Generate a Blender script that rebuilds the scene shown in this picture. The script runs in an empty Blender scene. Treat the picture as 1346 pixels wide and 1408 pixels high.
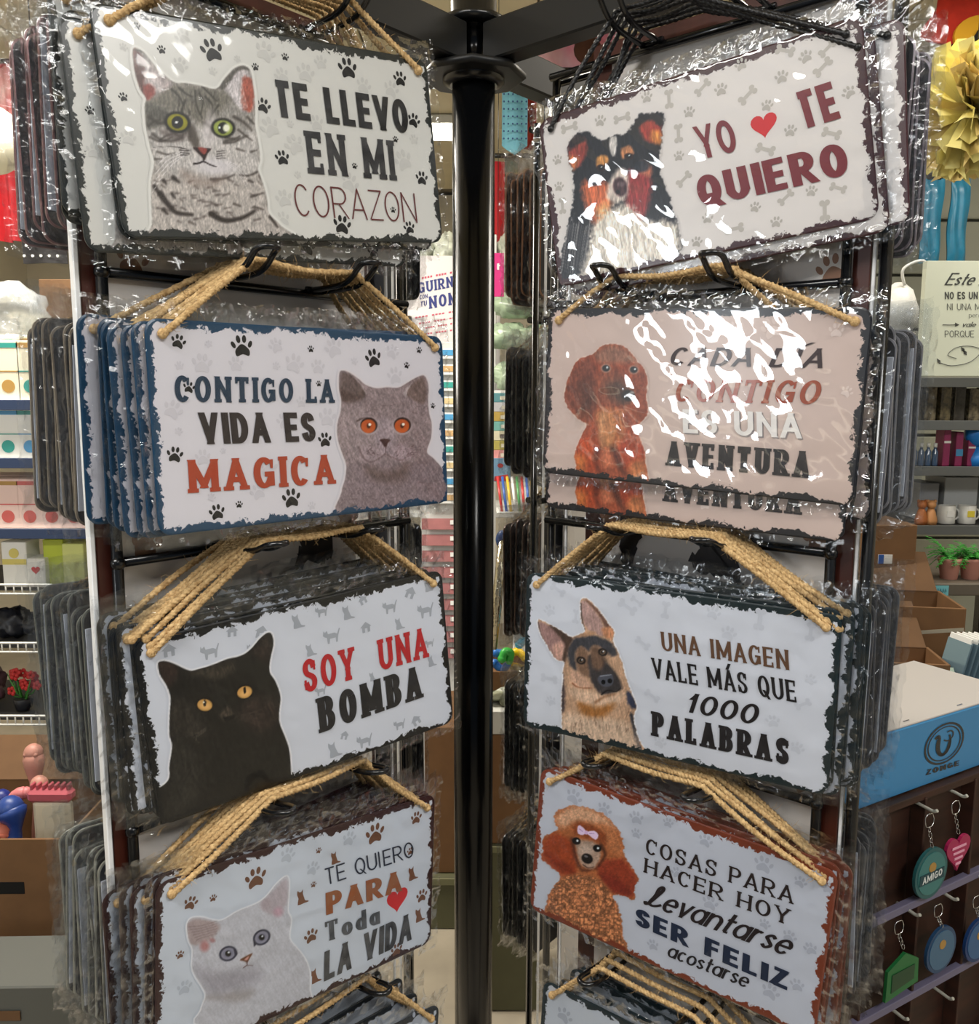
import bpy, math, random
import numpy as np
from mathutils import Matrix, Vector
random.seed(7)
SC = bpy.context.scene
COL = SC.collection
PI = math.pi
# ---------------------------------------------------------------- camera, world, lights, exposure
CZ = 1.50
FPX, PITCH, ROLL = 1196.64, 0.134527, 0.0027395
def cam_axes():
    f = np.array([0, math.cos(PITCH), -math.sin(PITCH)]); u = np.array([0, math.sin(PITCH), math.cos(PITCH)]); r = np.array([1., 0, 0])
    c, s = math.cos(ROLL), math.sin(ROLL)
    return c*r+s*u, -s*r+c*u, f
CR, CU, CF = cam_axes()
cd = bpy.data.cameras.new('camera'); cam = bpy.data.objects.new('camera', cd); COL.objects.link(cam)
cam.matrix_world = Matrix(((CR[0], CU[0], -CF[0], 0), (CR[1], CU[1], -CF[1], 0), (CR[2], CU[2], -CF[2], CZ), (0, 0, 0, 1)))
cd.sensor_fit = 'HORIZONTAL'; cd.sensor_width = 36; cd.lens = FPX/1346*36; cd.clip_start = .02
SC.camera = cam
w = bpy.data.worlds.new('world'); SC.world = w; w.use_nodes = True
w.node_tree.nodes['Background'].inputs[0].default_value = (.60, .78, 1.0, 1)
w.node_tree.nodes['Background'].inputs[1].default_value = .12
SC.view_settings.view_transform = 'Standard'; SC.view_settings.look = 'None'
SC.view_settings.gamma = 1; SC.view_settings.use_curve_mapping = False
SC.view_settings.exposure = 0.0
SC.cycles.transparent_max_bounces = 32
SC.cycles.max_bounces = 5; SC.cycles.diffuse_bounces = 3; SC.cycles.glossy_bounces = 3
SC.cycles.use_adaptive_sampling = True; SC.cycles.adaptive_threshold = .06
def area(name, loc, target, sx, sy, energy, col):
    l = bpy.data.lights.new(name, 'AREA'); l.shape = 'RECTANGLE'; l.size = sx; l.size_y = sy; l.energy = energy; l.color = col
    o = bpy.data.objects.new(name, l); COL.objects.link(o); o.location = loc
    o.rotation_euler = (Vector(target)-Vector(loc)).to_track_quat('-Z', 'Y').to_euler(); return o
area('shop_entrance_daylight', (-3.02, -1.92, 1.66), (.15, .85, 1.6), .36, .85, 18, (.93, .97, 1))
area('ceiling_tube_light', (-.9, -.5, 2.6), (-.9, -.5, 0), 1.2, .35, 39, (1, .98, .94))
area('ceiling_tube_light', (1.0, -.6, 2.6), (.9, -.5, 0), 1.2, .35, 39, (1, .98, .94))
area('ceiling_tube_light', (-1.2, 2.0, 2.6), (-1.2, 2.0, 0), 1.2, .35, 64, (1, .93, .82))
area('ceiling_tube_light', (1.3, 1.9, 2.6), (1.3, 1.9, 0), 1.2, .35, 22, (1, .93, .82))

# ---------------------------------------------------------------- helpers
def px(x, y, Y):                                  # world point at depth Y seen at photo pixel (x, y)
    d = CR*((x-673)/FPX) + CU*((704-y)/FPX) + CF
    d = d*(Y/d[1]); return Vector((d[0], d[1], d[2]+CZ))
def lin(c):
    c = np.array(c, float)/255.
    return np.where(c <= .04045, c/12.92, ((c+.055)/1.055)**2.4)
MATS = {}
def mat(key, rgb=None, rough=.5, metal=0., var=0., scale=20., bump=0., bscale=60., coat=0., spec=.5, emis=None, estr=0., alpha=None, trans=0., rgb2=None, stretch=None):
    if key in MATS: return MATS[key]
    m = bpy.data.materials.new(key); m.use_nodes = True; nt = m.node_tree; b = nt.nodes['Principled BSDF']
    c = tuple(lin(rgb)) + (1,)
    b.inputs['Base Color'].default_value = c; b.inputs['Roughness'].default_value = rough; b.inputs['Metallic'].default_value = metal
    b.inputs['Coat Weight'].default_value = coat; b.inputs['Specular IOR Level'].default_value = spec
    if emis is not None:
        b.inputs['Emission Color'].default_value = tuple(lin(emis))+(1,); b.inputs['Emission Strength'].default_value = estr
    if trans: b.inputs['Transmission Weight'].default_value = trans
    if var or bump or rgb2 is not None:
        tc = nt.nodes.new('ShaderNodeTexCoord'); mp = nt.nodes.new('ShaderNodeMapping')
        if stretch: mp.inputs['Scale'].default_value = stretch
        nt.links.new(tc.outputs['Object'], mp.inputs[0])
        n = nt.nodes.new('ShaderNodeTexNoise'); n.inputs['Scale'].default_value = scale; n.inputs['Detail'].default_value = 4
        nt.links.new(mp.outputs[0], n.inputs['Vector'])
        mr = nt.nodes.new('ShaderNodeMapRange'); mr.inputs[1].default_value = .35; mr.inputs[2].default_value = .65; nt.links.new(n.outputs['Fac'], mr.inputs[0])
        mx = nt.nodes.new('ShaderNodeMix'); mx.data_type = 'RGBA'
        d = tuple(lin(rgb2))+(1,) if rgb2 is not None else tuple(max(0, v*(1-var)) for v in c[:3])+(1,)
        mx.inputs[6].default_value = d; mx.inputs[7].default_value = c
        nt.links.new(mr.outputs[0], mx.inputs[0]); nt.links.new(mx.outputs[2], b.inputs['Base Color'])
        if bump:
            n2 = nt.nodes.new('ShaderNodeTexNoise'); n2.inputs['Scale'].default_value = bscale; nt.links.new(mp.outputs[0], n2.inputs['Vector'])
            bp = nt.nodes.new('ShaderNodeBump'); bp.inputs['Strength'].default_value = bump; bp.inputs['Distance'].default_value = .002
            nt.links.new(n2.outputs['Fac'], bp.inputs['Height']); nt.links.new(bp.outputs[0], b.inputs['Normal'])
    MATS[key] = m; return m

def film(key, fres=1.5, base=.03, rough=.06, bstr=.6, bscale=55., tint=(.975, .98, .985), haze=0.0, cap=.34):
    """clear crinkled cellophane: see-through, with real reflections"""
    if key in MATS: return MATS[key]
    m = bpy.data.materials.new(key); m.use_nodes = True; nt = m.node_tree; nt.nodes.clear(); N = nt.nodes.new; Lk = nt.links.new
    out = N('ShaderNodeOutputMaterial'); tr = N('ShaderNodeBsdfTransparent'); gl = N('ShaderNodeBsdfGlossy'); mx = N('ShaderNodeMixShader')
    tr.inputs[0].default_value = tint+(1,); gl.inputs['Roughness'].default_value = rough; gl.inputs[0].default_value = (1, 1, 1, 1)
    fr = N('ShaderNodeFresnel'); fr.inputs[0].default_value = 1.45
    if bstr:
        tc = N('ShaderNodeTexCoord'); n = N('ShaderNodeTexNoise'); n.inputs['Scale'].default_value = bscale; n.inputs['Detail'].default_value = 1; n.inputs['Distortion'].default_value = 1.6
        Lk(tc.outputs['Object'], n.inputs['Vector']); bp = N('ShaderNodeBump'); bp.inputs['Strength'].default_value = bstr; bp.inputs['Distance'].default_value = .0022; Lk(n.outputs['Fac'], bp.inputs['Height'])
        Lk(bp.outputs[0], gl.inputs['Normal'])
    ma = N('ShaderNodeMath'); ma.operation = 'MULTIPLY_ADD'; ma.use_clamp = True; ma.inputs[1].default_value = fres; ma.inputs[2].default_value = base
    mi = N('ShaderNodeMath'); mi.operation = 'MINIMUM'; mi.inputs[1].default_value = cap; Lk(ma.outputs[0], mi.inputs[0])
    Lk(fr.outputs[0], ma.inputs[0]); Lk(mi.outputs[0], mx.inputs[0]); Lk(tr.outputs[0], mx.inputs[1]); Lk(gl.outputs[0], mx.inputs[2])
    last = mx
    if haze:
        df = N('ShaderNodeBsdfDiffuse'); df.inputs[0].default_value = (.9, .92, .95, 1); m2 = N('ShaderNodeMixShader'); m2.inputs[0].default_value = haze
        Lk(mx.outputs[0], m2.inputs[1]); Lk(df.outputs[0], m2.inputs[2]); last = m2
    Lk(last.outputs[0], out.inputs[0]); MATS[key] = m; return m

class MB:
    def __init__(s): s.v = []; s.f = []; s.sm = []
    def add(s, vs, fs, smooth=False):
        o = len(s.v); s.v += [tuple(p) for p in vs]; s.f += [tuple(i+o for i in f) for f in fs]; s.sm += [smooth]*len(fs); return s
    def box(s, c, d, R=None, bev=0.):
        c = Vector(c); hx, hy, hz = d[0]/2, d[1]/2, d[2]/2
        if bev <= 0:
            P = [Vector((x*hx, y*hy, z*hz)) for x in (-1, 1) for y in (-1, 1) for z in (-1, 1)]
            F = [(0, 1, 3, 2), (4, 6, 7, 5), (0, 4, 5, 1), (2, 3, 7, 6), (0, 2, 6, 4), (1, 5, 7, 3)]
        else:                                      # chamfered box: 24 points
            b = min(bev, hx*.9, hy*.9, hz*.9); P = []; idx = {}
            for sx in (-1, 1):
                for sy in (-1, 1):
                    for sz in (-1, 1):
                        for a in range(3):
                            q = [sx*(hx-b), sy*(hy-b), sz*(hz-b)]; q[a] = (sx*hx, sy*hy, sz*hz)[a]
                            idx[(sx, sy, sz, a)] = len(P); P.append(Vector(q))
            F = []
            for a in range(3):
                o1, o2 = (a+1) % 3, (a+2) % 3
                for sg in (-1, 1):
                    q = []
                    for u, v_ in ((-1, -1), (1, -1), (1, 1), (-1, 1)):
                        k = [0, 0, 0]; k[a] = sg; k[o1] = u; k[o2] = v_; q.append(idx[(*k, a)])
                    F.append(tuple(q if sg > 0 else q[::-1]))
                    for u in (-1, 1):
                        k1 = [0, 0, 0]; k1[a] = sg; k1[o1] = u; k1[o2] = -1; k2 = k1[:]; k2[o2] = 1
                        if sg*1 == 1 or True:
                            q = [idx[(*k1, a)], idx[(*k2, a)], idx[(*k2, o1)], idx[(*k1, o1)]]
                            F.append(tuple(q if sg*u < 0 else q[::-1]))
            for sx in (-1, 1):
                for sy in (-1, 1):
                    for sz in (-1, 1):
                        q = [idx[(sx, sy, sz, a)] for a in range(3)]; F.append(tuple(q if sx*sy*sz > 0 else q[::-1]))
        if R is not None: P = [R @ p for p in P]
        return s.add([p+c for p in P], F)
    def tube(s, pts, r, n=8, twist=0., lobes=0, amp=0., cap=True, closed=False):
        pts = [Vector(p) for p in pts]; m = len(pts); rr = r if hasattr(r, '__len__') else [r]*m
        V = []; t0 = (pts[1]-pts[0]).normalized(); up = Vector((0, 0, 1)) if abs(t0.z) < .9 else Vector((1, 0, 0)); u = t0.cross(up).normalized(); L = 0
        for i in range(m):
            if closed: t = (pts[(i+1) % m]-pts[i-1])
            else: t = pts[min(i+1, m-1)]-pts[max(i-1, 0)]
            t = t.normalized() if t.length > 1e-9 else t0
            u = (u-t*u.dot(t)); u = u.normalized() if u.length > 1e-6 else t.orthogonal().normalized(); w_ = t.cross(u)
            if i: L += (pts[i]-pts[i-1]).length
            for k in range(n):
                a = 2*PI*k/n; q = rr[i]*(1+amp*math.cos(lobes*a)) if lobes else rr[i]; a2 = a+twist*L
                V.append(pts[i]+(u*math.cos(a2)+w_*math.sin(a2))*q)
        F = []
        for i in range(m if closed else m-1):
            j = (i+1) % m
            for k in range(n): F.append((i*n+k, i*n+(k+1) % n, j*n+(k+1) % n, j*n+k))
        s.add(V, F, True)
        if cap and not closed:
            o = len(s.v)-len(V); s.f += [tuple(o+k for k in range(n))[::-1], tuple(o+(m-1)*n+k for k in range(n))]; s.sm += [False, False]
        return s
    def cyl(s, a, b, r, n=16, r2=None): return s.tube([a, b], [r, r if r2 is None else r2], n)
    def lathe(s, prof, c=(0, 0, 0), n=24, R=None):
        c = Vector(c); V = []
        for r, z in prof:
            for k in range(n):
                p = Vector((r*math.cos(2*PI*k/n), r*math.sin(2*PI*k/n), z)); V.append((R @ p if R is not None else p)+c)
        F = [(i*n+k, i*n+(k+1) % n, (i+1)*n+(k+1) % n, (i+1)*n+k) for i in range(len(prof)-1) for k in range(n)]
        s.add(V, F, True); o = len(s.v)-len(V)
        s.f += [tuple(o+k for k in range(n))[::-1], tuple(o+(len(prof)-1)*n+k for k in range(n))]; s.sm += [False, False]; return s
    def ball(s, c, r, n=12, sq=(1, 1, 1), R=None):
        c = Vector(c); V = []; m = n//2+1
        for i in range(1, m):
            th = PI*i/m
            for k in range(n):
                p = Vector((math.sin(th)*math.cos(2*PI*k/n)*sq[0], math.sin(th)*math.sin(2*PI*k/n)*sq[1], math.cos(th)*sq[2]))*r
                V.append((R @ p if R is not None else p)+c)
        t = Vector((0, 0, r*sq[2])); b = -t
        if R is not None: t = R @ t; b = R @ b
        V += [c+t, c+b]; q = (m-1)*n
        F = [(i*n+k, (i+1)*n+k, (i+1)*n+(k+1) % n, i*n+(k+1) % n) for i in range(m-2) for k in range(n)]
        F += [(q, k, (k+1) % n) for k in range(n)]+[(q+1, (m-2)*n+(k+1) % n, (m-2)*n+k) for k in range(n)]
        return s.add(V, F, True)
    def prism(s, poly, y0, y1, M=None):            # poly in (x, z), extruded along y
        n = len(poly); V = [Vector((p[0], y0, p[1])) for p in poly]+[Vector((p[0], y1, p[1])) for p in poly]
        if M is not None: V = [M @ v for v in V]
        F = [tuple(range(n)), tuple(range(n, 2*n))[::-1]]+[(i, i+n, (i+1) % n+n, (i+1) % n) for i in range(n)]
        return s.add(V, F)
    def flat(s, poly, y, M=None):
        V = [Vector((p[0], y, p[1])) for p in poly]
        if M is not None: V = [M @ v for v in V]
        return s.add(V, [tuple(range(len(poly)))])
    def mesh(s, name, m):
        me = bpy.data.meshes.new(name); me.from_pydata(s.v, [], s.f); me.polygons.foreach_set('use_smooth', s.sm)
        if m is not None: me.materials.append(m)
        me.update(); return me
    def obj(s, name, m, parent=None, M=None): return link(name, s.mesh(name, m), parent, M)
def link(name, me, parent=None, M=None):
    o = bpy.data.objects.new(name, me); COL.objects.link(o)
    if parent is not None: o.parent = parent
    if M is not None: o.matrix_local = M
    return o
def tag(o, label=None, cat=None, group=None, kind=None):
    if label: o['label'] = label
    if cat: o['category'] = cat
    if group: o['group'] = group
    if kind: o['kind'] = kind
    return o
def thing(name, label, cat, M=None, group=None):
    o = bpy.data.objects.new(name, None); COL.objects.link(o); o.empty_display_size = .05
    if M is not None: o.matrix_world = M
    return tag(o, label, cat, group)
def rotz(a): return Matrix.Rotation(a, 4, 'Z')
def yaw(a): return Matrix.Rotation(a, 3, 'Z')

# ---------------------------------------------------------------- numpy noise
def vnoise(x, y, seed=0):
    xi = np.floor(x).astype(np.int64); yi = np.floor(y).astype(np.int64); fx = x-xi; fy = y-yi
    fx = fx*fx*(3-2*fx); fy = fy*fy*(3-2*fy)
    def h(a, b):
        n = (a*374761393+b*668265263+seed*974634777) & 0x7fffffff; n = ((n ^ (n >> 13))*1274126177) & 0x7fffffff
        return ((n ^ (n >> 16)) & 0xffff)/65535.
    return (h(xi, yi)*(1-fx)+h(xi+1, yi)*fx)*(1-fy)+(h(xi, yi+1)*(1-fx)+h(xi+1, yi+1)*fx)*fy
def fbm(x, y, seed=0, o=3):
    s = 0; a = .5; t = 0
    for i in range(o): s = s+a*vnoise(x*2**i, y*2**i, seed+i*17); t += a; a *= .55
    return s/t
def catmull(P, n=5, closed=True):
    P = [np.array(p, float) for p in P]; m = len(P); out = []
    for i in range(m if closed else m-1):
        if closed: a, b, c, d = P[i-1], P[i], P[(i+1) % m], P[(i+2) % m]
        else: a, b, c, d = P[max(i-1, 0)], P[i], P[i+1], P[min(i+2, m-1)]
        for k in range(n):
            t = k/n; out.append(.5*((2*b)+(-a+c)*t+(2*a-5*b+4*c-d)*t*t+(-a+3*b-3*c+d)*t**3))
    if not closed: out.append(P[-1])
    return out
# ---------------------------------------------------------------- lettering: own stroke alphabet (flat printed shapes)
def arc(cx, cy, rx, ry, a0, a1, n=14):
    return [(cx+rx*math.cos(math.radians(a0+(a1-a0)*i/n)), cy+ry*math.sin(math.radians(a0+(a1-a0)*i/n))) for i in range(n+1)]
def cr(*p): return [tuple(q) for q in catmull(p, 5, False)]
# glyph: width, straight segments, curves, serif feet (x, y)
G = {
'A': (.74, [((0, 0), (.5, 1)), ((1, 0), (.5, 1)), ((.2, .3), (.8, .3))], [], [(0, 0), (1, 0)]),
'B': (.66, [((0, 0), (0, 1))], [[(0, 1), (.45, 1)]+arc(.5, .77, .42, .23, 90, -90)+[(0, .54)], [(0, .54), (.45, .54)]+arc(.52, .27, .48, .27, 90, -90)+[(0, 0)]], [(0, 0), (0, 1)]),
'C': (.66, [], [arc(.5, .5, .5, .5, 42, 318, 22)], []),
'D': (.68, [((0, 0), (0, 1))], [[(0, 1), (.35, 1)]+arc(.4, .5, .6, .5, 90, -90, 18)+[(0, 0)]], [(0, 0), (0, 1)]),
'E': (.6, [((0, 0), (0, 1)), ((0, 1), (1, 1)), ((0, .5), (.85, .5)), ((0, 0), (1, 0))], [], [(0, 0), (0, 1)]),
'F': (.58, [((0, 0), (0, 1)), ((0, 1), (1, 1)), ((0, .52), (.85, .52))], [], [(0, 0), (0, 1)]),
'G': (.7, [((.55, .44), (1, .44)), ((1, .44), (1, .08))], [arc(.5, .5, .5, .5, 42, 335, 22)], []),
'H': (.7, [((0, 0), (0, 1)), ((1, 0), (1, 1)), ((0, .5), (1, .5))], [], [(0, 0), (0, 1), (1, 0), (1, 1)]),
'I': (.2, [((.5, 0), (.5, 1))], [], [(.5, 0), (.5, 1)]),
'L': (.56, [((0, 0), (0, 1)), ((0, 0), (1, 0))], [], [(0, 0), (0, 1)]),
'M': (.9, [((0, 0), (0, 1)), ((1, 0), (1, 1)), ((0, 1), (.5, .15)), ((1, 1), (.5, .15))], [], [(0, 0), (1, 0)]),
'N': (.72, [((0, 0), (0, 1)), ((1, 0), (1, 1)), ((0, 1), (1, 0))], [], [(0, 0), (1, 1)]),
'O': (.72, [], [arc(.5, .5, .5, .5, 0, 360, 28)], []),
'P': (.64, [((0, 0), (0, 1))], [[(0, 1), (.45, 1)]+arc(.52, .73, .48, .27, 90, -90)+[(0, .46)]], [(0, 0), (0, 1)]),
'Q': (.72, [((.55, .25), (1.0, -.08))], [arc(.5, .5, .5, .5, 0, 360, 28)], []),
'R': (.7, [((0, 0), (0, 1)), ((.42, .46), (1, 0))], [[(0, 1), (.45, 1)]+arc(.5, .73, .45, .27, 90, -90)+[(0, .46)]], [(0, 0), (0, 1), (1, 0)]),
'S': (.62, [], [cr((.97, .76), (.82, .94), (.5, 1), (.15, .92), (.03, .74), (.18, .58), (.5, .5), (.84, .4), (.98, .24), (.84, .07), (.5, 0), (.16, .07), (.0, .26))], []),
'T': (.66, [((.5, 0), (.5, 1)), ((0, 1), (1, 1))], [], [(.5, 0)]),
'U': (.7, [((0, .3), (0, 1)), ((1, .3), (1, 1))], [arc(.5, .34, .5, .34, 180, 360, 16)], [(0, 1), (1, 1)]),
'V': (.72, [((0, 1), (.5, 0)), ((1, 1), (.5, 0))], [], [(0, 1), (1, 1)]),
'Y': (.7, [((0, 1), (.5, .42)), ((1, 1), (.5, .42)), ((.5, 0), (.5, .46))], [], [(.5, 0), (0, 1), (1, 1)]),
'Z': (.64, [((0, 1), (1, 1)), ((0, 0), (1, 0)), ((1, .97), (0, .03))], [], []),
'1': (.36, [((.7, 0), (.7, 1)), ((.7, 1), (.05, .75))], [], [(.7, 0)]),
'0': (.66, [], [arc(.5, .5, .5, .5, 0, 360, 28)], []),
'a': (.56, [((1, 0), (1, .62))], [arc(.5, .31, .5, .31, 0, 360, 22)], []),
'c': (.5, [], [arc(.5, .31, .5, .31, 45, 315, 16)], []),
'd': (.56, [((1, 0), (1, 1))], [arc(.5, .31, .5, .31, 0, 360, 22)], []),
'e': (.54, [((.05, .33), (.95, .33))], [arc(.5, .31, .5, .31, 5, 320, 20)], []),
'h': (.54, [((0, 0), (0, 1)), ((1, 0), (1, .4))], [arc(.5, .36, .5, .26, 180, 0, 12)], []),
'i': (.2, [((.5, 0), (.5, .62)), ((.5, .8), (.5, .95))], [], []),
'l': (.2, [((.5, 0), (.5, 1))], [], []),
'm': (.8, [((0, 0), (0, .62)), ((.5, 0), (.5, .42)), ((1, 0), (1, .42))], [arc(.25, .4, .25, .22, 180, 0, 10), arc(.75, .4, .25, .22, 180, 0, 10)], []),
'n': (.54, [((0, 0), (0, .62)), ((1, 0), (1, .4))], [arc(.5, .36, .5, .26, 180, 0, 12)], []),
'o': (.56, [], [arc(.5, .31, .5, .31, 0, 360, 22)], []),
'p': (.54, [((0, -.3), (0, .62))], [arc(.5, .31, .5, .31, 0, 360, 22)], []),
'r': (.4, [((0, 0), (0, .62))], [arc(.6, .3, .6, .3, 170, 60, 8)], []),
's': (.44, [], [cr((.95, .5), (.5, .62), (.06, .48), (.5, .32), (.95, .15), (.5, 0), (.03, .12))], []),
't': (.4, [((.45, .1), (.45, .9)), ((0, .62), (.95, .62))], [[(.45, .12), (.55, .02), (.95, .03)]], []),
'v': (.5, [((0, .62), (.5, 0)), ((1, .62), (.5, 0))], [], []),
'{': (.7, [], [cr((.0, .12), (.12, .0), (.3, .12), (.5, .55), (.62, .9), (.48, 1.05), (.34, .9), (.38, .55), (.3, .15), (.5, .02), (.8, .06), (1.1, .2))], []),
'.': (.16, [((.5, 0), (.5, .12))], [], []),
',': (.16, [((.5, .1), (.2, -.15))], [], []),
'-': (.4, [((0, .5), (1, .5))], [], []),
' ': (.38, [], [], []),
}
G['Í'] = (.2, G['I'][1]+[((.2, 1.12), (1.1, 1.34))], [], G['I'][3]); G['Á'] = (.74, G['A'][1]+[((.42, 1.12), (.66, 1.34))], [], G['A'][3])
G['2'] = (.6, [((0, 0), (1, 0))], [cr((.02, .75), (.2, .97), (.55, 1), (.92, .85), (.9, .6), (.4, .25), (.0, .03))], [])
G['5'] = (.6, [((.1, 1), (.95, 1)), ((.1, .55), (.1, 1))], [cr((.1, .55), (.5, .64), (.9, .5), (.98, .28), (.8, .05), (.4, 0), (.02, .12))], [])
def letter_polys(text, wv, wh, serif=0., gap=.13, slant=0., dist=0.):
    """list of polygons in a box of height 1; returns (polys, total width)"""
    P = []; X = 0.
    for ch in text:
        W, segs, curves, feet = G[ch]; ox = X+serif*.6
        def T(p): return (ox+wv/2+p[0]*(W-wv), wh/2+p[1]*(1-wh))
        if ch == 'I' or ch == 'i' or ch == 'Í' or ch == '.': T = lambda p: (ox+wv/2+(p[0]-.5)*.35, wh/2+p[1]*(1-wh))
        for a, b in segs:
            (x0, y0), (x1, y1) = T(a), T(b)
            if abs(y1-y0) > abs(x1-x0)*.55:
                if y0 > y1: x0, y0, x1, y1 = x1, y1, x0, y0
                k = (x1-x0)/(y1-y0); y0 -= wh/2; y1 += wh/2; x0 -= k*wh/2; x1 += k*wh/2
                ww = wv if abs(k) < .15 else wv*.93
                P.append([(x0-ww/2, y0), (x0+ww/2, y0), (x1+ww/2, y1), (x1-ww/2, y1)])
            else:
                e = wv*.45*(1 if x1 > x0 else -1)
                P.append([(x0, y0-wh/2), (x1+e, y1-wh/2), (x1+e, y1+wh/2), (x0, y0+wh/2)])
        for c in curves:
            q = [T(p) for p in c]; n = len(q); loop = abs(q[0][0]-q[-1][0])+abs(q[0][1]-q[-1][1]) < 1e-6
            A = []; B = []
            for i in range(n):
                a = q[i-1] if i else (q[-2] if loop else q[0]); b = q[i+1] if i < n-1 else (q[1] if loop else q[-1])
                tx, ty = b[0]-a[0], b[1]-a[1]; L = math.hypot(tx, ty) or 1; nx, ny = -ty/L, tx/L
                A.append((q[i][0]+nx*wv/2, q[i][1]+ny*wh/2)); B.append((q[i][0]-nx*wv/2, q[i][1]-ny*wh/2))
            for i in range(n-1): P.append([A[i], B[i], B[i+1], A[i+1]])
        if serif:
            for f in feet:
                x, y = T(f); yy = y-wh/2 if f[1] == 0 else y+wh/2-wh*.8
                P.append([(x-wv/2-serif, yy), (x+wv/2+serif, yy), (x+wv/2+serif, yy+wh*.8), (x-wv/2-serif, yy+wh*.8)])
            if ch in 'CSG': P.append([T((.97, .66)), (T((.97, .66))[0]+wv*.35, T((1, .66))[1]), (T((1, 1))[0]+wv*.35, T((1, 1))[1]), T((.93, 1))])
            if ch == 'S': P.append([(T((0, 0))[0]-wv*.35, 0+wh/2), T((.05, 0)), T((.05, .36)), (T((0, 0))[0]-wv*.35, T((0, .36))[1])])
            if ch in 'ETLFZ':
                for (sx, sy, d) in {'E': ((1, 1, -1), (1, 0, 1)), 'T': ((0, 1, -1), (1, 1, -1)), 'L': ((1, 0, 1),), 'F': ((1, 1, -1),), 'Z': ((0, 1, -1), (1, 0, 1))}[ch]:
                    x, y = T((sx, sy)); y += -d*wh/2; x0 = x-wv*.1 if sx else x-wv*.45
                    P.append([(x0, y), (x0+wv*.5, y), (x0+wv*.5, y+d*.26), (x0, y+d*.26)][::d])
        X += W+gap+(serif*1.2 if ch != ' ' else 0)
    X -= gap
    if slant: P = [[(x+slant*y, y) for x, y in p] for p in P]
    return P, X
STY = {'slab': dict(wv=.23, wh=.16, serif=.05), 'fat': dict(wv=.3, wh=.14, serif=.06), 'sans': dict(wv=.2, wh=.165), 'boldsans': dict(wv=.27, wh=.19),
       'thin': dict(wv=.1, wh=.09), 'hair': dict(wv=.065, wh=.05), 'ital': dict(wv=.17, wh=.13, slant=.25), 'italslab': dict(wv=.18, wh=.13, serif=.05, slant=.2),
       'script': dict(wv=.14, wh=.1, slant=.3, gap=.03), 'retro': dict(wv=.24, wh=.09, serif=.03), 'serif': dict(wv=.15, wh=.1, serif=.045), 'flare': dict(wv=.2, wh=.1, serif=.02)}
def text_into(mb, text, sty, B0, B1, T, y, M=None):
    """B0, B1 baseline ends, T top-left, all in plate (x, z)"""
    P, W = letter_polys(text, **STY[sty]); B0, B1, T = map(np.array, (B0, B1, T)); e1 = (B1-B0)/W; e2 = T-B0
    for i, p in enumerate(P): mb.flat([tuple(B0+e1*a+e2*b) for a, b in p], y-(i % 40)*5e-6, M)
def ellip(cx, cy, rx, ry, rot=0, n=12):
    return [(cx+rx*math.cos(2*PI*i/n)*math.cos(rot)-ry*math.sin(2*PI*i/n)*math.sin(rot), cy+rx*math.cos(2*PI*i/n)*math.sin(rot)+ry*math.sin(2*PI*i/n)*math.cos(rot)) for i in range(n)]
def sh_paw():
    pad = [tuple(p) for p in catmull([(-.3, -.42), (0, -.33), (.3, -.42), (.36, -.18), (.17, .04), (0, .12), (-.17, .04), (-.36, -.18)], 3)]
    return [pad, ellip(-.42, .1, .1, .17, .5, 10), ellip(-.15, .34, .11, .18, .12, 10), ellip(.15, .34, .11, .18, -.12, 10), ellip(.42, .1, .1, .17, -.5, 10)]
def sh_bone():
    return [[(-.3, -.09), (.3, -.09), (.3, .09), (-.3, .09)]]+[ellip(sx*.36, sy*.12, .14, .13, 0, 10) for sx in (-1, 1) for sy in (-1, 1)]
def sh_house(): return [[(-.35, -.4), (-.12, -.4), (-.12, -.05), (.12, -.05), (.12, -.4), (.35, -.4), (.35, .05), (.5, .05), (0, .48), (-.5, .05), (-.35, .05)]]
def sh_sit(): return [[tuple(p) for p in catmull([(-.25, -.45), (-.2, -.05), (-.3, .2), (-.28, .48), (-.15, .35), (0, .35), (.1, .48), (.1, .2), (.2, -.1), (.28, -.3), (.5, -.38), (.5, -.46), (.2, -.45)], 2)]]
def sh_walk(): return [[(-.5, .1), (-.45, .38), (-.38, .25), (-.25, .35), (-.2, .15), (.2, .15), (.35, .05), (.5, .35), (.56, .33), (.42, -.05), (.35, -.42), (.25, -.42), (.25, -.15), (-.1, -.15), (-.15, -.42), (-.26, -.42), (-.28, -.05), (-.4, .0)]]
def sh_heart():
    return [[(.5*16/17*math.sin(t)**3, (13*math.cos(t)-5*math.cos(2*t)-2*math.cos(3*t)-math.cos(4*t))/34+.05) for t in [2*PI*i/28 for i in range(28)]]]
SH = {'p': sh_paw, 'b': sh_bone, 'h': sh_house, 's': sh_sit, 'w': sh_walk, 'v': sh_heart}
def shape_into(mb, kind, c, s, a, y, M=None):
    ca, sa = math.cos(a), math.sin(a)
    for i, p in enumerate(SH[kind]()): mb.flat([(c[0]+s*(q[0]*ca-q[1]*sa), c[1]+s*(q[0]*sa+q[1]*ca)) for q in p], y-i*5e-6, M)

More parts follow.
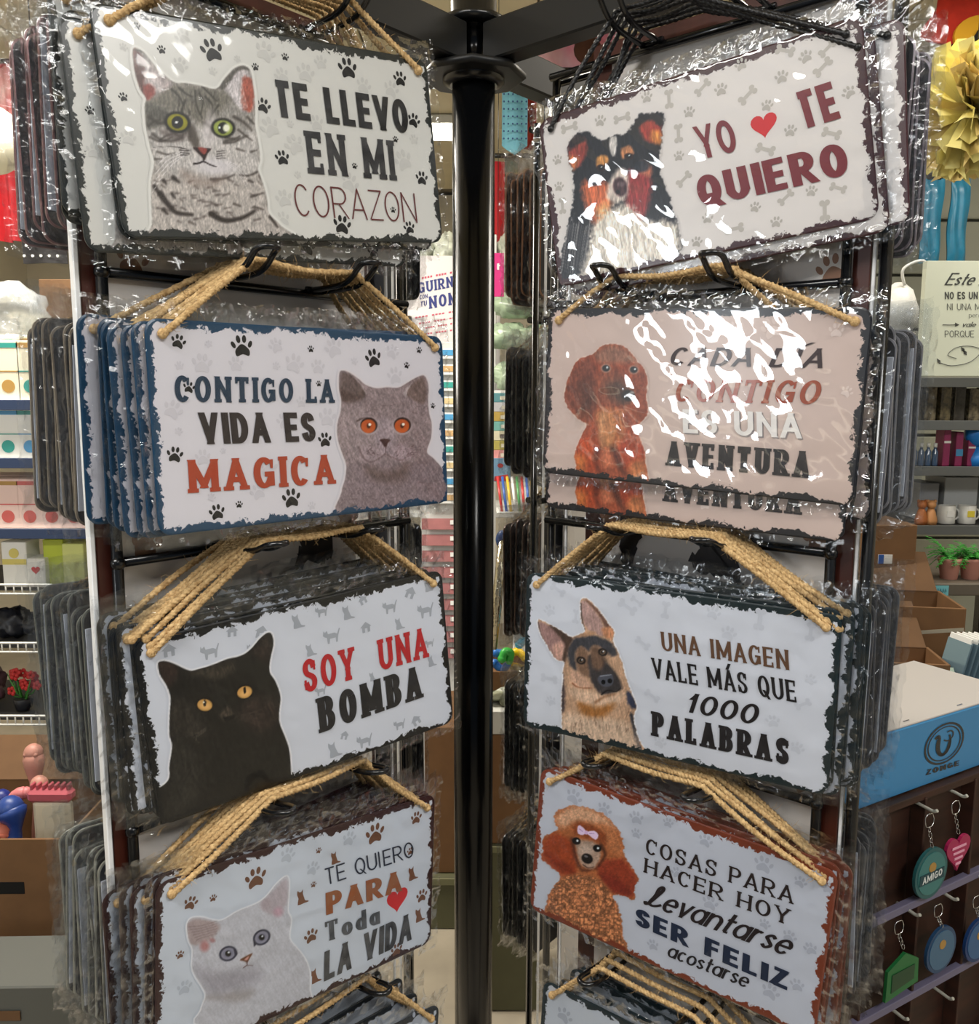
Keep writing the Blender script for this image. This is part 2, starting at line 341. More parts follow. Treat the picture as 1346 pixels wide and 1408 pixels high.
# ---------------------------------------------------------------- painter for the printed animal portraits (colour attribute on the print)
class Paint:
    def __init__(s, X, Y, bg):
        s.X, s.Y = X, Y; s.C = np.tile(np.array(bg, float), (len(X), 1)); s.A = np.zeros(len(X)); s.S = None
    def _sub(s, P, pad):
        P = np.array(P, float); a = P.min(0)-pad; b = P.max(0)+pad
        return np.where((s.X > a[0]) & (s.X < b[0]) & (s.Y > a[1]) & (s.Y < b[1]))[0]
    def _put(s, i, m, col, sil):
        if sil: s.A[i] = np.maximum(s.A[i], m)
        elif s.S is not None: m = m*s.S[i]
        s.C[i] = s.C[i]*(1-m[:, None])+np.array(col, float)*m[:, None]
    def sd(s, P, i):
        x, y = s.X[i], s.Y[i]; d = np.full(len(i), 1e9); ins = np.zeros(len(i), bool); n = len(P)
        for k in range(n):
            x0, y0 = P[k-1]; x1, y1 = P[k]; dx, dy = x1-x0, y1-y0; L = dx*dx+dy*dy+1e-9
            t = np.clip(((x-x0)*dx+(y-y0)*dy)/L, 0, 1); d = np.minimum(d, (x-x0-t*dx)**2+(y-y0-t*dy)**2)
            if y1 != y0: ins ^= ((y0 > y) != (y1 > y)) & (x < (x1-x0)*(y-y0)/(y1-y0)+x0)
        d = np.sqrt(d); return np.where(ins, -d, d)
    def poly(s, P, col, soft=10, amp=0, f=.05, a=1., sil=False, n=4, seed=3):
        P = catmull(P, n) if n > 1 else P; i = s._sub(P, soft+amp)
        if not len(i): return
        d = s.sd(P, i)
        if amp: d = d+amp*(vnoise(s.X[i]*f, s.Y[i]*f, seed)-.5)*2+amp*.5*(vnoise(s.X[i]*f*2.7, s.Y[i]*f*2.7, seed+5)-.5)*2
        s._put(i, a*np.clip(.5-d/soft, 0, 1), col, sil)
    def ell(s, cx, cy, rx, ry, col, rot=0, soft=.3, a=1.):
        R = max(rx, ry)*(1+soft); i = s._sub([(cx-R, cy-R), (cx+R, cy+R)], 2); c, q = math.cos(math.radians(rot)), math.sin(math.radians(rot))
        x, y = s.X[i]-cx, s.Y[i]-cy; r = np.hypot((x*c+y*q)/rx, (-x*q+y*c)/ry); s._put(i, a*np.clip((1-r)/soft+.5, 0, 1), col, False)
    def line(s, P, wd, col, soft=4, a=1., smooth=True):
        P = catmull(P, 4, False) if smooth and len(P) > 2 else [np.array(p, float) for p in P]; i = s._sub(P, wd+soft)
        if not len(i): return
        x, y = s.X[i], s.Y[i]; d = np.full(len(i), 1e9); n = len(P)
        for k in range(n-1):
            x0, y0 = P[k]; dx, dy = P[k+1]-P[k]; L = dx*dx+dy*dy+1e-9; t = np.clip(((x-x0)*dx+(y-y0)*dy)/L, 0, 1)
            w_ = wd*(1-.5*(k+t)/max(1, n-1)); d = np.minimum(d, np.hypot(x-x0-t*dx, y-y0-t*dy)-w_/2)
        s._put(i, a*np.clip(.5-d/soft, 0, 1), col, False)
    def fur(s, amp, fx, fy, ang=0, seed=1, cx=None, cy=None):
        if cx is None:
            c, q = math.cos(math.radians(ang)), math.sin(math.radians(ang)); u = s.X*c+s.Y*q; v = -s.X*q+s.Y*c
        else:
            u = np.hypot(s.X-cx, s.Y-cy); v = np.arctan2(s.Y-cy, s.X-cx)*300
        n = .6*vnoise(u*fx, v*fy, seed)+.4*vnoise(u*fx*2.3, v*fy*2.3, seed+9)
        m = s.S if s.S is not None else s.A
        s.C *= 1+(amp*2*(n-.5)*m)[:, None]
    def curls(s, P, amp, f, seed=2):
        i = s._sub(P, 5); d = s.sd(catmull(P, 3), i); m = np.clip(.5-d/20, 0, 1)*s.S[i]
        n = np.abs(fbm(s.X[i]*f, s.Y[i]*f, seed, 2)-.5)*4; s.C[i] *= 1+(amp*(np.clip(n, 0, 1)-.45)*m)[:, None]
    def silh(s, P, col, halo=None, hw=14, soft=8, amp=0, f=.06, n=4):
        if halo is not None:
            Q = catmull(P, n); i = s._sub(Q, hw+soft); d = s.sd(Q, i)-hw; s._put(i, np.clip(.5-d/soft, 0, 1), halo, True)
        s.poly(P, col, soft, amp, f, sil=True, n=n); Q = catmull(P, n); i = s._sub(Q, soft+amp); d = s.sd(Q, i)
        if amp: d = d+amp*(vnoise(s.X[i]*f, s.Y[i]*f, 3)-.5)*2+amp*.5*(vnoise(s.X[i]*f*2.7, s.Y[i]*f*2.7, 8)-.5)*2
        s.S = np.zeros(len(s.X)); s.S[i] = np.clip(.5-d/soft, 0, 1)

def tabby(p):
    p.silh([(62, 88), (90, 84), (140, 118), (210, 200), (285, 275), (350, 322), (430, 326), (530, 345), (635, 365), (690, 300), (755, 228), (822, 204), (872, 240), (890, 330), (902, 430), (905, 520), (905, 620), (925, 720), (940, 850), (925, 920), (960, 1020), (988, 1130), (1000, 1225), (1080, 1310), (1140, 1420), (205, 1420), (195, 1300), (186, 1050), (195, 950), (207, 865), (178, 760), (150, 620), (142, 490), (150, 430), (110, 370), (75, 260), (60, 150)], (158, 152, 146), (236, 235, 230), 16, 8)
    p.poly([(150, 950), (500, 960), (930, 940), (1000, 1130), (1100, 1400), (200, 1400), (180, 1100)], (186, 178, 172), 90, 15)
    p.poly([(180, 640), (420, 700), (540, 560), (700, 700), (900, 640), (940, 860), (900, 940), (600, 990), (330, 950), (200, 850)], (190, 184, 180), 80, 10)
    p.poly([(330, 330), (640, 365), (760, 420), (620, 560), (540, 620), (440, 560), (250, 500), (160, 470), (230, 400)], (128, 122, 112), 60, 15)
    p.poly([(150, 470), (300, 520), (300, 600), (170, 640), (150, 600)], (104, 100, 92), 40, 8)
    # ears
    p.poly([(85, 130), (150, 165), (240, 260), (330, 330), (250, 390), (200, 400), (150, 430), (110, 330), (80, 210)], (172, 160, 158), 26, 8)
    p.poly([(62, 95), (100, 110), (140, 190), (140, 320), (150, 420), (110, 370), (75, 250)], (112, 82, 76), 22, 4)
    p.poly([(130, 350), (200, 340), (210, 400), (160, 440)], (148, 84, 76), 24, 4)
    for k in range(14): p.line([(150+k*9, 180+k*13), (165+k*8, 300+k*6), (235+k*6, 390-k*2)], 6, (222, 214, 212), 5, .55)
    p.line([(70, 95), (150, 122), (240, 220), (345, 318)], 10, (92, 84, 76), 8, .8)
    p.poly([(690, 340), (770, 240), (822, 215), (868, 260), (886, 340), (900, 470), (850, 530), (780, 480)], (188, 180, 180), 22, 6)
    p.poly([(650, 362), (700, 290), (770, 222), (825, 204), (868, 235), (820, 235), (770, 260), (710, 350)], (104, 98, 92), 16, 4)
    p.poly([(820, 290), (880, 300), (898, 420), (880, 520), (830, 510), (810, 430)], (168, 100, 84), 22, 6)
    for k in range(12): p.line([(705+k*9, 330-k*5), (740+k*8, 400), (800+k*5, 500)], 6, (226, 220, 220), 5, .5)
    p.fur(.20, .03, .14, 80, 4); p.fur(.12, .12, .06, 20, 9)
    # forehead stripes
    for a in ([(420, 450), (400, 520), (440, 580)], [(490, 380), (500, 480), (540, 570)], [(520, 400), (545, 450), (530, 540)], [(560, 420), (610, 480), (600, 560)], [(540, 350), (590, 400), (640, 450)], [(380, 360), (430, 400), (470, 420)], [(650, 480), (610, 540), (590, 580)], [(330, 370), (380, 420), (410, 480)]): p.line(a, 16, (62, 58, 50), 10, .75)
    for a in ([(170, 620), (210, 590), (250, 580)], [(180, 700), (250, 730), (330, 700)], [(230, 800), (300, 820), (350, 810)], [(790, 650), (840, 690), (885, 722)], [(850, 560), (880, 590), (900, 610)], [(690, 740), (760, 735), (790, 720)], [(700, 700), (760, 710), (800, 690)], [(780, 780), (830, 795)], [(880, 800), (915, 790)], [(210, 850), (260, 850)], [(300, 640), (380, 690), (450, 650)], [(250, 720), (290, 690), (330, 680)]): p.line(a, 18, (78, 70, 64), 12, .7)
    p.poly([(240, 650), (330, 660), (430, 680), (400, 730), (300, 710)], (96, 84, 80), 40, 6, a=.6)
    for k in range(46):
        a_ = random.Random(k+7); x = a_.uniform(200, 960); y = a_.uniform(960, 1290); p.line([(x, y), (x+a_.uniform(16, 44), y+a_.uniform(-14, 22))], a_.uniform(10, 22), (84, 74, 70), 14, .6)
    for k in range(26):
        a_ = random.Random(k+90); x = a_.uniform(330, 660); y = a_.uniform(350, 540); p.line([(x, y), (x+a_.uniform(-8, 8), y+a_.uniform(24, 60))], 8, (70, 66, 58), 8, .6)
    for a in ([(175, 560), (230, 600), (290, 600)], [(430, 560), (455, 640), (450, 720)], [(560, 600), (600, 640), (590, 700)], [(760, 560), (830, 600), (880, 650)], [(200, 680), (260, 720), (340, 725), (400, 700)], [(700, 725), (780, 715), (850, 690)]): p.line(a, 24, (70, 62, 56), 20, .75)
    # chest bars
    for a, b in (([(250, 1090), (300, 1160), (360, 1220), (470, 1235)], 44), ([(600, 1230), (700, 1275), (820, 1255), (900, 1210)], 40), ([(210, 1040), (240, 1090)], 30), ([(340, 980), (380, 1010)], 32), ([(330, 1090), (350, 1120)], 24), ([(270, 1200), (300, 1230)], 28), ([(760, 1160), (800, 1175)], 14), ([(860, 1000), (890, 1010)], 16), ([(880, 1110), (960, 1085)], 14), ([(900, 1180), (960, 1200)], 12), ([(270, 1000), (290, 1020)], 26), ([(600, 990), (690, 985), (760, 960)], 16), ([(920, 940), (860, 965), (800, 960)], 12), ([(1010, 1250), (1060, 1320)], 24)): p.line(a, b, (58, 50, 46), 18, .85)
    p.poly([(390, 920), (560, 985), (700, 970), (620, 1040), (450, 1020)], (150, 132, 122), 60, 6, a=.5)
    p.ell(620, 900, 130, 60, (214, 208, 210), 5, .8, .7)
    p.ell(590, 640, 45, 120, (212, 204, 204), 5, .9, .6); p.poly([(450, 600), (500, 660), (520, 760), (480, 770), (440, 680)], (84, 74, 66), 26, 4, a=.8)
    # eyes
    for (cx, cy, rx, ry, r, ir) in ((368, 597, 80, 62, 15, (146, 140, 34)), (684, 636, 74, 58, 8, (150, 158, 86))):
        p.ell(cx, cy, rx*1.12, ry*1.18, (34, 30, 26), r, .2); p.ell(cx, cy, rx*.9, ry*.93, ir, r, .15)
        p.ell(cx, cy-ry*.15, rx*.75, ry*.6, tuple(v*1.12 for v in ir), r, .5); p.ell(cx, cy, rx*.5, ry*.68, (18, 20, 20), r, .2)
    p.ell(362, 597, 11, 9, (235, 240, 240)); p.ell(706, 636, 24, 28, (240, 240, 215), 0, .6); p.ell(660, 634, 8, 8, (225, 235, 235))
    # nose and mouth
    p.poly([(478, 770), (540, 775), (600, 780), (575, 815), (555, 860), (535, 835), (500, 800)], (58, 36, 34), 10); p.poly([(510, 770), (572, 780), (560, 815), (540, 812)], (156, 84, 76), 10)
    p.line([(548, 850), (548, 872)], 12, (40, 30, 30)); p.line([(482, 884), (520, 878), (548, 868), (590, 888), (636, 904)], 14, (44, 32, 32), 6)
    for k in range(4):
        p.line([(380+k*4, 770+k*18), (450, 790+k*10)], 9, (60, 50, 48), 5, .9); p.line([(640, 800+k*16), (700, 792+k*17)], 7, (66, 58, 56), 5, .8)
        p.line([(410, 800+k*10), (300, 830+k*30), (220-k*8, 900+k*60)], 5, (232, 226, 226), 4, .8); p.line([(700, 860+k*6), (790, 900+k*20), (850, 960+k*30)], 5, (228, 222, 222), 4, .6)
    p.line([(400, 770), (300, 765), (200, 770)], 5, (90, 84, 80), 4, .7)

def grey_cat(p):
    p.silh([(100, 150), (130, 125), (190, 145), (270, 200), (330, 250), (420, 280), (520, 272), (620, 275), (700, 230), (780, 185), (840, 168), (872, 210), (885, 290), (880, 400), (890, 500), (912, 600), (905, 720), (870, 840), (930, 900), (1010, 1000), (1040, 1150), (1030, 1420), (130, 1420), (118, 1200), (150, 1080), (160, 960), (120, 840), (85, 720), (82, 600), (112, 480), (115, 380), (96, 280)], (146, 130, 132), (226, 220, 224), 14, 8)
    p.poly([(120, 480), (300, 480), (430, 560), (500, 700), (430, 900), (250, 900), (120, 760)], (156, 140, 142), 90, 10)
    p.poly([(160, 980), (420, 930), (700, 960), (900, 900), (1000, 1050), (1020, 1400), (140, 1400), (130, 1150)], (140, 124, 128), 80, 12)
    p.poly([(330, 960), (520, 1010), (700, 950), (660, 1090), (450, 1100), (350, 1040)], (112, 94, 90), 90, 8, a=.8)
    p.poly([(120, 155), (190, 160), (270, 230), (330, 320), (280, 370), (200, 370), (140, 400), (112, 280)], (112, 96, 94), 20, 6)
    p.poly([(110, 290), (250, 350), (310, 300), (330, 330), (270, 390), (130, 400)], (92, 74, 70), 40, 6, a=.8)
    p.poly([(680, 320), (740, 240), (830, 185), (860, 240), (868, 330), (840, 420), (760, 390), (700, 350)], (126, 108, 104), 20, 6)
    p.poly([(660, 330), (690, 280), (740, 235), (700, 300), (690, 360)], (176, 162, 164), 12, 3); p.line([(335, 330), (300, 260), (240, 190)], 12, (178, 164, 166), 8, .8)
    p.poly([(440, 560), (560, 560), (600, 720), (520, 860), (440, 860), (420, 700)], (166, 150, 156), 50, 4, a=.8)
    p.ell(380, 860, 105, 80, (164, 146, 150), 0, .4, .9); p.ell(640, 850, 100, 75, (164, 146, 152), 0, .4, .9)
    p.line([(270, 800), (310, 890), (370, 930), (440, 905), (500, 860)], 12, (104, 84, 84), 18, .7); p.line([(505, 860), (590, 900), (650, 912), (710, 870)], 12, (104, 84, 84), 18, .7)
    p.fur(.16, .02, .1, 60, 5); p.fur(.16, .09, .05, 10, 6); p.fur(.1, .2, .2, 0, 11)
    for k in range(26):
        a = random.Random(k); x = a.uniform(330, 440) if k % 2 else a.uniform(575, 760); y = a.uniform(770, 870); p.line([(x, y), (x+a.uniform(-26, 26), y+a.uniform(4, 18))], 8, (84, 64, 66), 5, .7)
    for k in range(30):
        a = random.Random(k+50); x = a.uniform(150, 950); y = a.uniform(1080, 1380) if k % 3 else a.uniform(410, 500); p.line([(x, y), (x+a.uniform(20, 50), y+a.uniform(-16, 10))], 10, (104, 88, 90), 8, .6)
    for cx, cy in ((357, 612), (652, 610)):
        p.ell(cx, cy, 88, 78, (196, 182, 186), 0, .25, .7); p.ell(cx+2, cy-6, 76, 68, (52, 36, 34), 0, .15); p.ell(cx-2, cy+4, 64, 60, (198, 100, 48), 0, .15)
        p.ell(cx-2, cy-10, 50, 36, (178, 84, 40), 0, .8, .6); p.ell(cx, cy, 17, 22, (78, 44, 26), 0, .5); p.ell(cx+10, cy-12, 13, 11, (255, 240, 230), 0, .3)
    p.line([(255, 570), (300, 548), (350, 540)], 16, (70, 52, 50), 10, .7)
    p.poly([(455, 735), (500, 725), (548, 735), (525, 765), (510, 800), (490, 790), (478, 765)], (74, 50, 48), 10); p.line([(506, 795), (506, 850)], 9, (96, 74, 74), 6)
    for k in range(5): p.line([(700, 820+k*14), (780, 800+k*22), (820, 790+k*32)], 5, (104, 84, 90), 4, .6)

def black_cat(p):
    p.silh([(108, 270), (150, 252), (220, 270), (300, 308), (350, 322), (400, 310), (500, 280), (600, 240), (700, 215), (770, 170), (840, 90), (890, 52), (922, 60), (935, 130), (912, 240), (908, 330), (950, 400), (985, 510), (975, 620), (980, 700), (1020, 800), (1050, 900), (1062, 1060), (1080, 1420), (-60, 1420), (-40, 1300), (60, 1200), (180, 1110), (190, 1000), (210, 860), (190, 780), (192, 640), (198, 520), (170, 430), (122, 350)], (27, 25, 22), (240, 240, 244), 12, 6)
    p.poly([(108, 275), (200, 270), (250, 340), (180, 440)], (46, 34, 30), 40, 4); p.poly([(780, 190), (880, 80), (915, 150), (890, 260)], (44, 36, 32), 40, 4)
    p.poly([(350, 330), (520, 290), (640, 270), (640, 340), (520, 380), (420, 370)], (56, 50, 42), 60, 8)
    p.poly([(200, 540), (330, 560), (420, 640), (460, 760), (330, 820), (210, 760)], (44, 40, 35), 80, 8); p.poly([(720, 560), (860, 500), (970, 560), (960, 700), (820, 760), (700, 660)], (46, 37, 33), 80, 8)
    p.poly([(550, 640), (600, 580), (660, 630), (640, 670), (580, 680)], (62, 54, 46), 22, 3)
    p.poly([(200, 820), (340, 840), (420, 1100), (300, 1400), (150, 1400), (200, 1100)], (38, 36, 32), 90, 8)
    p.fur(.4, .02, .1, 70, 2); p.fur(.3, .08, .05, 30, 7)
    for cx, cy, r in ((443, 566, 8), (729, 474, -18)):
        p.ell(cx, cy, 68, 54, (14, 10, 8), r, .2); p.ell(cx, cy+2, 54, 42, (196, 150, 84), r, .15); p.ell(cx+4, cy+8, 34, 22, (216, 172, 108), r, .7); p.ell(cx, cy-12, 11, 24, (16, 10, 8), 0, .25)
    p.ell(435, 548, 6, 6, (240, 230, 210)); p.poly([(570, 655), (615, 650), (668, 630), (650, 665), (600, 685)], (16, 14, 13), 8)
    for k in range(5):
        p.line([(450, 730+k*6), (380, 770+k*10), (300+k*30, 760+k*22)], 4, (88, 80, 70), 3, .7); p.line([(700, 640+k*8), (790, 620+k*20), (880, 580+k*42)], 4, (84, 72, 64), 3, .7)

def white_cat(p):
    p.silh([(105, 560), (112, 500), (150, 460), (240, 455), (330, 478), (420, 480), (560, 400), (720, 335), (810, 270), (900, 160), (985, 92), (1010, 140), (1005, 280), (1000, 400), (1030, 480), (1015, 640), (1090, 740), (1150, 820), (1190, 930), (1195, 1100), (1180, 1420), (240, 1420), (230, 1280), (270, 1160), (250, 1090), (170, 960), (150, 880), (155, 740), (120, 660)], (196, 197, 206), (236, 238, 244), 10, 8)
    p.poly([(180, 900), (400, 950), (700, 900), (760, 1000), (560, 1100), (330, 1150), (200, 980)], (170, 168, 178), 120, 8)
    p.poly([(110, 510), (200, 470), (330, 490), (400, 540), (330, 640), (250, 680), (150, 700), (108, 600)], (176, 162, 164), 30, 6)
    for k in range(6): p.line([(120+k*14, 540+k*24), (230, 530+k*22), (370, 490+k*22)], 10, (132, 118, 122), 8, .55)
    p.ell(262, 712, 40, 46, (184, 138, 140), 10, .9); p.ell(330, 660, 26, 20, (176, 140, 144), 10, .9)
    p.poly([(760, 340), (830, 260), (960, 130), (1000, 160), (990, 330), (900, 430), (800, 410)], (184, 176, 184), 30, 6); p.ell(915, 408, 44, 40, (196, 168, 182), -20, .9); p.ell(800, 340, 40, 50, (176, 164, 172), 30, .9, .7)
    p.poly([(270, 1160), (450, 1130), (700, 1100), (600, 1200), (350, 1190)], (164, 158, 160), 60, 5, a=.7)
    p.fur(.06, .02, .1, 60, 3); p.fur(.05, .1, .1, 0, 8)
    for cx, cy, r in ((470, 778, -22), (768, 634, -36)):
        p.ell(cx, cy, 82, 66, (56, 58, 78), r, .12); p.ell(cx, cy, 64, 50, (160, 160, 176), r, .2); p.ell(cx, cy, 48, 38, (120, 120, 142), r, .5, .6); p.ell(cx, cy, 26, 26, (14, 14, 20), r, .3); p.ell(cx+6, cy-10, 9, 8, (235, 240, 250), 0, .3)
    p.poly([(520, 735), (555, 770), (535, 800)], (58, 58, 76), 8); p.poly([(695, 660), (720, 690), (700, 715)], (58, 58, 76), 8)
    p.poly([(575, 835), (620, 805), (684, 775), (665, 815), (640, 855), (610, 845)], (112, 72, 52), 10); p.poly([(615, 830), (655, 800), (640, 835)], (206, 160, 152), 8)
    p.line([(638, 850), (640, 885)], 12, (100, 68, 60), 5); p.line([(605, 905), (640, 882), (690, 886)], 8, (112, 84, 82), 5)

def collie(p):
    p.silh([(145, 380), (170, 300), (240, 240), (320, 238), (380, 290), (440, 300), (500, 262), (600, 250), (650, 180), (710, 95), (800, 85), (885, 90), (895, 140), (880, 240), (870, 330), (860, 460), (880, 600), (940, 760), (980, 890), (1010, 1000), (1010, 1180), (700, 1320), (400, 1340), (170, 1400), (100, 1420), (85, 1250), (120, 1100), (170, 880), (195, 700), (190, 560), (165, 460)], (40, 38, 42), None, 8, 12, 12, .05)
    p.poly([(150, 360), (200, 290), (280, 280), (300, 380), (240, 500), (180, 500)], (150, 66, 56), 26, 6); p.poly([(160, 420), (240, 440), (200, 530), (175, 500)], (196, 120, 76), 30, 5)
    p.poly([(170, 300), (240, 250), (290, 300), (230, 330), (160, 380)], (46, 34, 36), 26, 6)
    p.poly([(700, 180), (800, 140), (865, 170), (870, 260), (820, 320), (740, 290)], (160, 62, 48), 30, 6); p.poly([(800, 220), (870, 240), (860, 330), (790, 300)], (206, 130, 66), 30, 5)
    p.poly([(640, 250), (700, 120), (800, 92), (880, 110), (860, 190), (780, 130), (700, 190)], (34, 26, 30), 22, 6)
    p.poly([(470, 290), (520, 270), (530, 330), (510, 420), (480, 400)], (214, 206, 200), 14, 3)
    p.poly([(370, 440), (430, 410), (460, 440), (450, 480), (380, 520)], (212, 150, 84), 20, 4); p.poly([(560, 370), (620, 340), (660, 400), (600, 430), (570, 440)], (208, 142, 96), 20, 4)
    p.poly([(260, 640), (350, 600), (460, 640), (500, 720), (460, 860), (380, 960), (300, 860)], (206, 112, 72), 50, 10); p.poly([(360, 840), (450, 780), (480, 900), (420, 980)], (222, 160, 106), 50, 10)
    p.poly([(600, 560), (700, 540), (790, 600), (780, 760), (740, 900), (660, 930), (600, 800)], (156, 60, 58), 50, 8); p.poly([(720, 460), (790, 500), (780, 580), (700, 540)], (196, 116, 88), 40, 6)
    p.poly([(470, 620), (540, 520), (600, 540), (620, 620), (600, 740), (520, 780), (450, 740)], (222, 206, 194), 34, 5)
    p.poly([(350, 960), (480, 820), (620, 800), (720, 900), (860, 930), (1000, 960), (980, 1200), (650, 1330), (330, 1400), (230, 1400), (300, 1180)], (226, 214, 200), 60, 20)
    p.ell(553, 660, 56, 74, (88, 60, 62), -10, .3); p.ell(560, 640, 30, 20, (140, 116, 118), 0, .8, .7); p.ell(535, 700, 16, 18, (30, 18, 20), 0, .5)
    for cx, cy in ((406, 512), (620, 424)):
        p.ell(cx, cy, 36, 26, (60, 30, 22), 0, .3); p.ell(cx, cy, 20, 18, (18, 12, 12), 0, .4); p.ell(cx+4, cy-6, 6, 5, (225, 225, 225))
    p.ell(350, 605, 50, 48, (42, 44, 54), 0, .4, .9); p.ell(720, 500, 60, 46, (44, 48, 58), 0, .5, .9)
    p.fur(.3, .012, .12, 80, 5); p.fur(.2, .02, .1, 100, 8)
    for k in range(30):
        a = random.Random(k); x = a.uniform(120, 330); p.line([(x, 900+a.uniform(0, 80)), (x-20, 1080), (x-50, 1300+a.uniform(-60, 60))], 6, a.choice([(120, 116, 116), (190, 184, 178), (50, 46, 50)]), 4, .6)

def setter(p):
    p.silh([(360, 150), (420, 95), (510, 80), (600, 100), (670, 160), (720, 230), (775, 290), (800, 400), (790, 520), (805, 660), (740, 740), (690, 780), (740, 880), (775, 980), (790, 1100), (810, 1240), (790, 1420), (175, 1420), (185, 1300), (205, 1150), (190, 1000), (240, 860), (285, 760), (220, 710), (130, 610), (100, 510), (125, 400), (160, 310), (210, 220), (280, 185), (330, 172)], (164, 84, 56), (236, 214, 200), 6, 8, 5)
    p.poly([(160, 330), (300, 200), (350, 260), (370, 400), (380, 600), (300, 730), (180, 650), (110, 520)], (138, 78, 58), 50, 8); p.poly([(210, 420), (330, 400), (360, 580), (260, 640)], (112, 70, 54), 70, 6, a=.8)
    p.poly([(370, 150), (500, 90), (620, 130), (680, 220), (560, 240), (420, 240), (370, 200)], (160, 110, 88), 60, 6)
    p.poly([(400, 330), (540, 300), (680, 400), (690, 560), (560, 620), (440, 600), (390, 480)], (152, 88, 64), 60, 5); p.poly([(440, 420), (560, 380), (660, 470), (640, 560), (520, 560)], (104, 76, 62), 70, 5, a=.8)
    p.poly([(700, 280), (780, 340), (795, 600), (730, 740), (690, 640), (700, 420)], (158, 84, 58), 34, 6)
    p.poly([(390, 640), (600, 650), (600, 780), (560, 940), (440, 960), (390, 800)], (202, 136, 90), 60, 10); p.line([(430, 680), (410, 800), (420, 940)], 40, (226, 168, 122), 40, .7); p.line([(540, 680), (560, 800), (520, 920)], 36, (150, 70, 40), 40, .7)
    p.poly([(580, 700), (640, 650), (700, 700), (640, 780), (600, 770)], (164, 88, 62), 22, 4); p.line([(590, 700), (620, 770), (690, 760)], 8, (220, 170, 140), 6)
    p.poly([(200, 900), (330, 860), (390, 960), (360, 1150), (220, 1150)], (186, 82, 46), 60, 12); p.poly([(560, 920), (700, 860), (770, 1000), (700, 1160), (580, 1080)], (180, 78, 48), 60, 12)
    p.line([(380, 980), (370, 1080), (400, 1160)], 50, (92, 40, 28), 50, .7); p.line([(510, 960), (560, 1080), (610, 1180)], 56, (84, 46, 36), 50, .8); p.poly([(420, 980), (470, 960), (520, 1080), (460, 1120), (420, 1080)], (206, 120, 84), 50, 6)
    p.poly([(650, 1100), (760, 1060), (790, 1220), (680, 1240)], (196, 122, 78), 60, 8); p.poly([(190, 1020), (280, 1040), (260, 1180), (210, 1150)], (210, 120, 62), 60, 8)
    p.fur(.2, .015, .08, 80, 3); p.fur(.14, .06, .05, 30, 6)
    p.ell(640, 512, 56, 46, (62, 54, 50), 10, .4); p.ell(670, 490, 20, 12, (190, 180, 172), 0, .6, .8); p.ell(610, 530, 60, 50, (84, 66, 56), 0, .8, .5)
    p.line([(400, 600), (480, 655), (560, 630), (650, 640)], 10, (206, 140, 110), 8, .8); p.line([(540, 300), (520, 400)], 16, (112, 66, 50), 20, .5)
    for cx, cy in ((452, 284), (686, 296)):
        p.ell(cx, cy, 44, 38, (186, 142, 122), 0, .3, .8); p.ell(cx, cy, 32, 28, (66, 56, 52), 0, .25); p.ell(cx+10, cy-6, 9, 9, (225, 225, 225), 0, .4)

